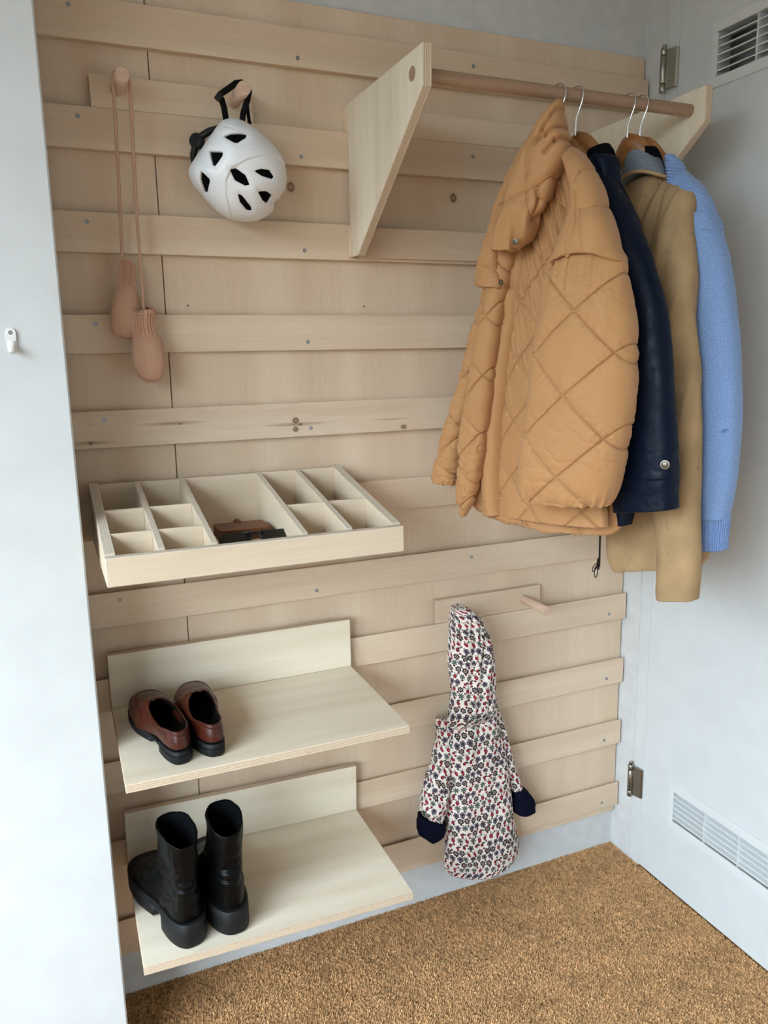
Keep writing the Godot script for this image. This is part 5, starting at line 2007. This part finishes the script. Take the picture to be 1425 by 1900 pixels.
const BLUE_CUFF := [
	[0.183, -0.807, 0.242, -0.798, 0.000, 0.026, 0.024],
	[0.187, -0.825, 0.242, -0.816, 0.000, 0.026, 0.024],
	[0.192, -0.859, 0.240, -0.850, 0.000, 0.026, 0.024],
	[0.194, -0.874, 0.241, -0.866, 0.000, 0.026, 0.024],
]
const BLUE_BODY := [
	[0.050, -0.098, 0.079, -0.103, -0.015, 0.015, 0.020],
	[0.061, -0.125, 0.105, -0.131, -0.014, 0.021, 0.023],
	[0.065, -0.152, 0.139, -0.161, -0.014, 0.028, 0.026],
	[0.068, -0.188, 0.163, -0.205, -0.013, 0.032, 0.029],
	[0.066, -0.235, 0.183, -0.252, -0.012, 0.034, 0.030],
	[0.061, -0.372, 0.188, -0.380, -0.011, 0.035, 0.030],
	[0.060, -0.594, 0.200, -0.589, -0.011, 0.033, 0.030],
	[0.073, -0.827, 0.221, -0.805, -0.010, 0.030, 0.030],
]
const BLUE_NECK := [
	[0.061, -0.089, 0.076, -0.091, -0.005, 0.013, 0.013],
	[0.063, -0.097, 0.087, -0.102, -0.005, 0.021, 0.020],
	[0.068, -0.117, 0.098, -0.117, -0.005, 0.024, 0.020],
	[0.071, -0.145, 0.090, -0.147, -0.005, 0.017, 0.017],
	[0.073, -0.153, 0.085, -0.153, -0.005, 0.011, 0.011],
]
const KID_HOOD := [
	[-0.053, 0.032, -0.038, 0.032, 0.125, 0.016, 0.016],
	[-0.058, 0.021, -0.006, 0.013, 0.124, 0.024, 0.022],
	[-0.061, 0.001, 0.015, -0.008, 0.122, 0.030, 0.024],
	[-0.060, -0.033, 0.036, -0.045, 0.116, 0.033, 0.027],
	[-0.057, -0.077, 0.052, -0.089, 0.109, 0.034, 0.029],
	[-0.053, -0.136, 0.064, -0.153, 0.102, 0.036, 0.030],
	[-0.050, -0.196, 0.072, -0.213, 0.095, 0.035, 0.030],
	[-0.048, -0.249, 0.080, -0.256, 0.089, 0.034, 0.030],
	[-0.046, -0.286, 0.077, -0.275, 0.084, 0.028, 0.030],
	[-0.035, -0.308, 0.058, -0.294, 0.080, 0.020, 0.030],
]
const KID_BODY := [
	[-0.028, -0.269, 0.072, -0.271, 0.070, 0.020, 0.020],
	[-0.045, -0.288, 0.096, -0.285, 0.070, 0.030, 0.024],
	[-0.059, -0.351, 0.108, -0.329, 0.070, 0.040, 0.028],
	[-0.059, -0.434, 0.127, -0.418, 0.069, 0.040, 0.030],
	[-0.052, -0.513, 0.142, -0.501, 0.068, 0.040, 0.030],
	[-0.049, -0.600, 0.157, -0.593, 0.066, 0.039, 0.030],
	[-0.051, -0.663, 0.172, -0.663, 0.064, 0.038, 0.029],
	[-0.052, -0.698, 0.179, -0.711, 0.062, 0.036, 0.027],
	[-0.045, -0.722, 0.167, -0.738, 0.060, 0.034, 0.025],
]
const KID_SLEEVE_LEFT := [
	[-0.069, -0.300, -0.024, -0.307, 0.070, 0.020, 0.025],
	[-0.079, -0.352, -0.031, -0.365, 0.070, 0.029, 0.025],
	[-0.096, -0.399, -0.038, -0.423, 0.070, 0.035, 0.025],
	[-0.112, -0.444, -0.047, -0.474, 0.070, 0.036, 0.025],
	[-0.122, -0.494, -0.053, -0.523, 0.070, 0.034, 0.025],
	[-0.120, -0.528, -0.062, -0.555, 0.070, 0.032, 0.025],
]
const KID_CUFF_LEFT := [
	[-0.126, -0.528, -0.059, -0.557, 0.070, 0.036, 0.030],
	[-0.130, -0.552, -0.058, -0.572, 0.070, 0.036, 0.030],
	[-0.129, -0.577, -0.063, -0.593, 0.070, 0.036, 0.030],
	[-0.112, -0.597, -0.087, -0.602, 0.070, 0.029, 0.029],
]
const KID_SLEEVE_RIGHT := [
	[0.085, -0.287, 0.109, -0.284, 0.060, 0.020, 0.021],
	[0.101, -0.345, 0.132, -0.349, 0.060, 0.024, 0.025],
	[0.118, -0.419, 0.151, -0.423, 0.060, 0.028, 0.025],
	[0.135, -0.486, 0.169, -0.491, 0.060, 0.028, 0.025],
	[0.150, -0.537, 0.179, -0.526, 0.060, 0.026, 0.025],
]
const KID_CUFF_RIGHT := [
	[0.148, -0.527, 0.178, -0.520, 0.060, 0.027, 0.027],
	[0.153, -0.558, 0.206, -0.548, 0.060, 0.031, 0.028],
	[0.157, -0.590, 0.223, -0.572, 0.060, 0.031, 0.028],
	[0.173, -0.607, 0.225, -0.599, 0.060, 0.032, 0.028],
]
const KID_PLACKET := [
	[-0.074, -0.272, -0.032, -0.284, 0.062, 0.012, 0.010],
	[-0.074, -0.293, -0.032, -0.304, 0.062, 0.012, 0.010],
	[-0.070, -0.323, -0.029, -0.339, 0.062, 0.012, 0.010],
	[-0.068, -0.361, -0.029, -0.377, 0.062, 0.012, 0.010],
]
const MITTEN_A := [
	[-0.023, 0.074, -0.007, 0.071, 0.045, 0.016, 0.014],
	[-0.025, 0.061, 0.002, 0.062, 0.045, 0.017, 0.015],
	[-0.026, 0.048, 0.003, 0.049, 0.045, 0.018, 0.015],
	[-0.030, 0.023, -0.001, 0.023, 0.045, 0.020, 0.016],
	[-0.041, 0.004, 0.006, 0.003, 0.045, 0.022, 0.017],
	[-0.047, -0.023, 0.006, -0.023, 0.045, 0.022, 0.018],
	[-0.050, -0.049, 0.004, -0.049, 0.045, 0.022, 0.019],
	[-0.048, -0.067, 0.000, -0.068, 0.045, 0.018, 0.019],
	[-0.037, -0.073, -0.010, -0.076, 0.045, 0.014, 0.020],
]
const MITTEN_B := [
	[-0.009, -0.028, 0.032, -0.022, 0.060, 0.018, 0.018],
	[-0.011, -0.039, 0.032, -0.035, 0.060, 0.017, 0.018],
	[-0.011, -0.057, 0.030, -0.054, 0.060, 0.017, 0.018],
	[-0.011, -0.073, 0.034, -0.070, 0.060, 0.018, 0.019],
	[-0.014, -0.091, 0.044, -0.086, 0.060, 0.021, 0.019],
	[-0.015, -0.114, 0.046, -0.109, 0.060, 0.024, 0.019],
	[-0.013, -0.135, 0.045, -0.134, 0.060, 0.024, 0.019],
	[-0.007, -0.152, 0.040, -0.153, 0.060, 0.020, 0.020],
	[0.003, -0.162, 0.029, -0.162, 0.060, 0.014, 0.020],
]
# </rows>
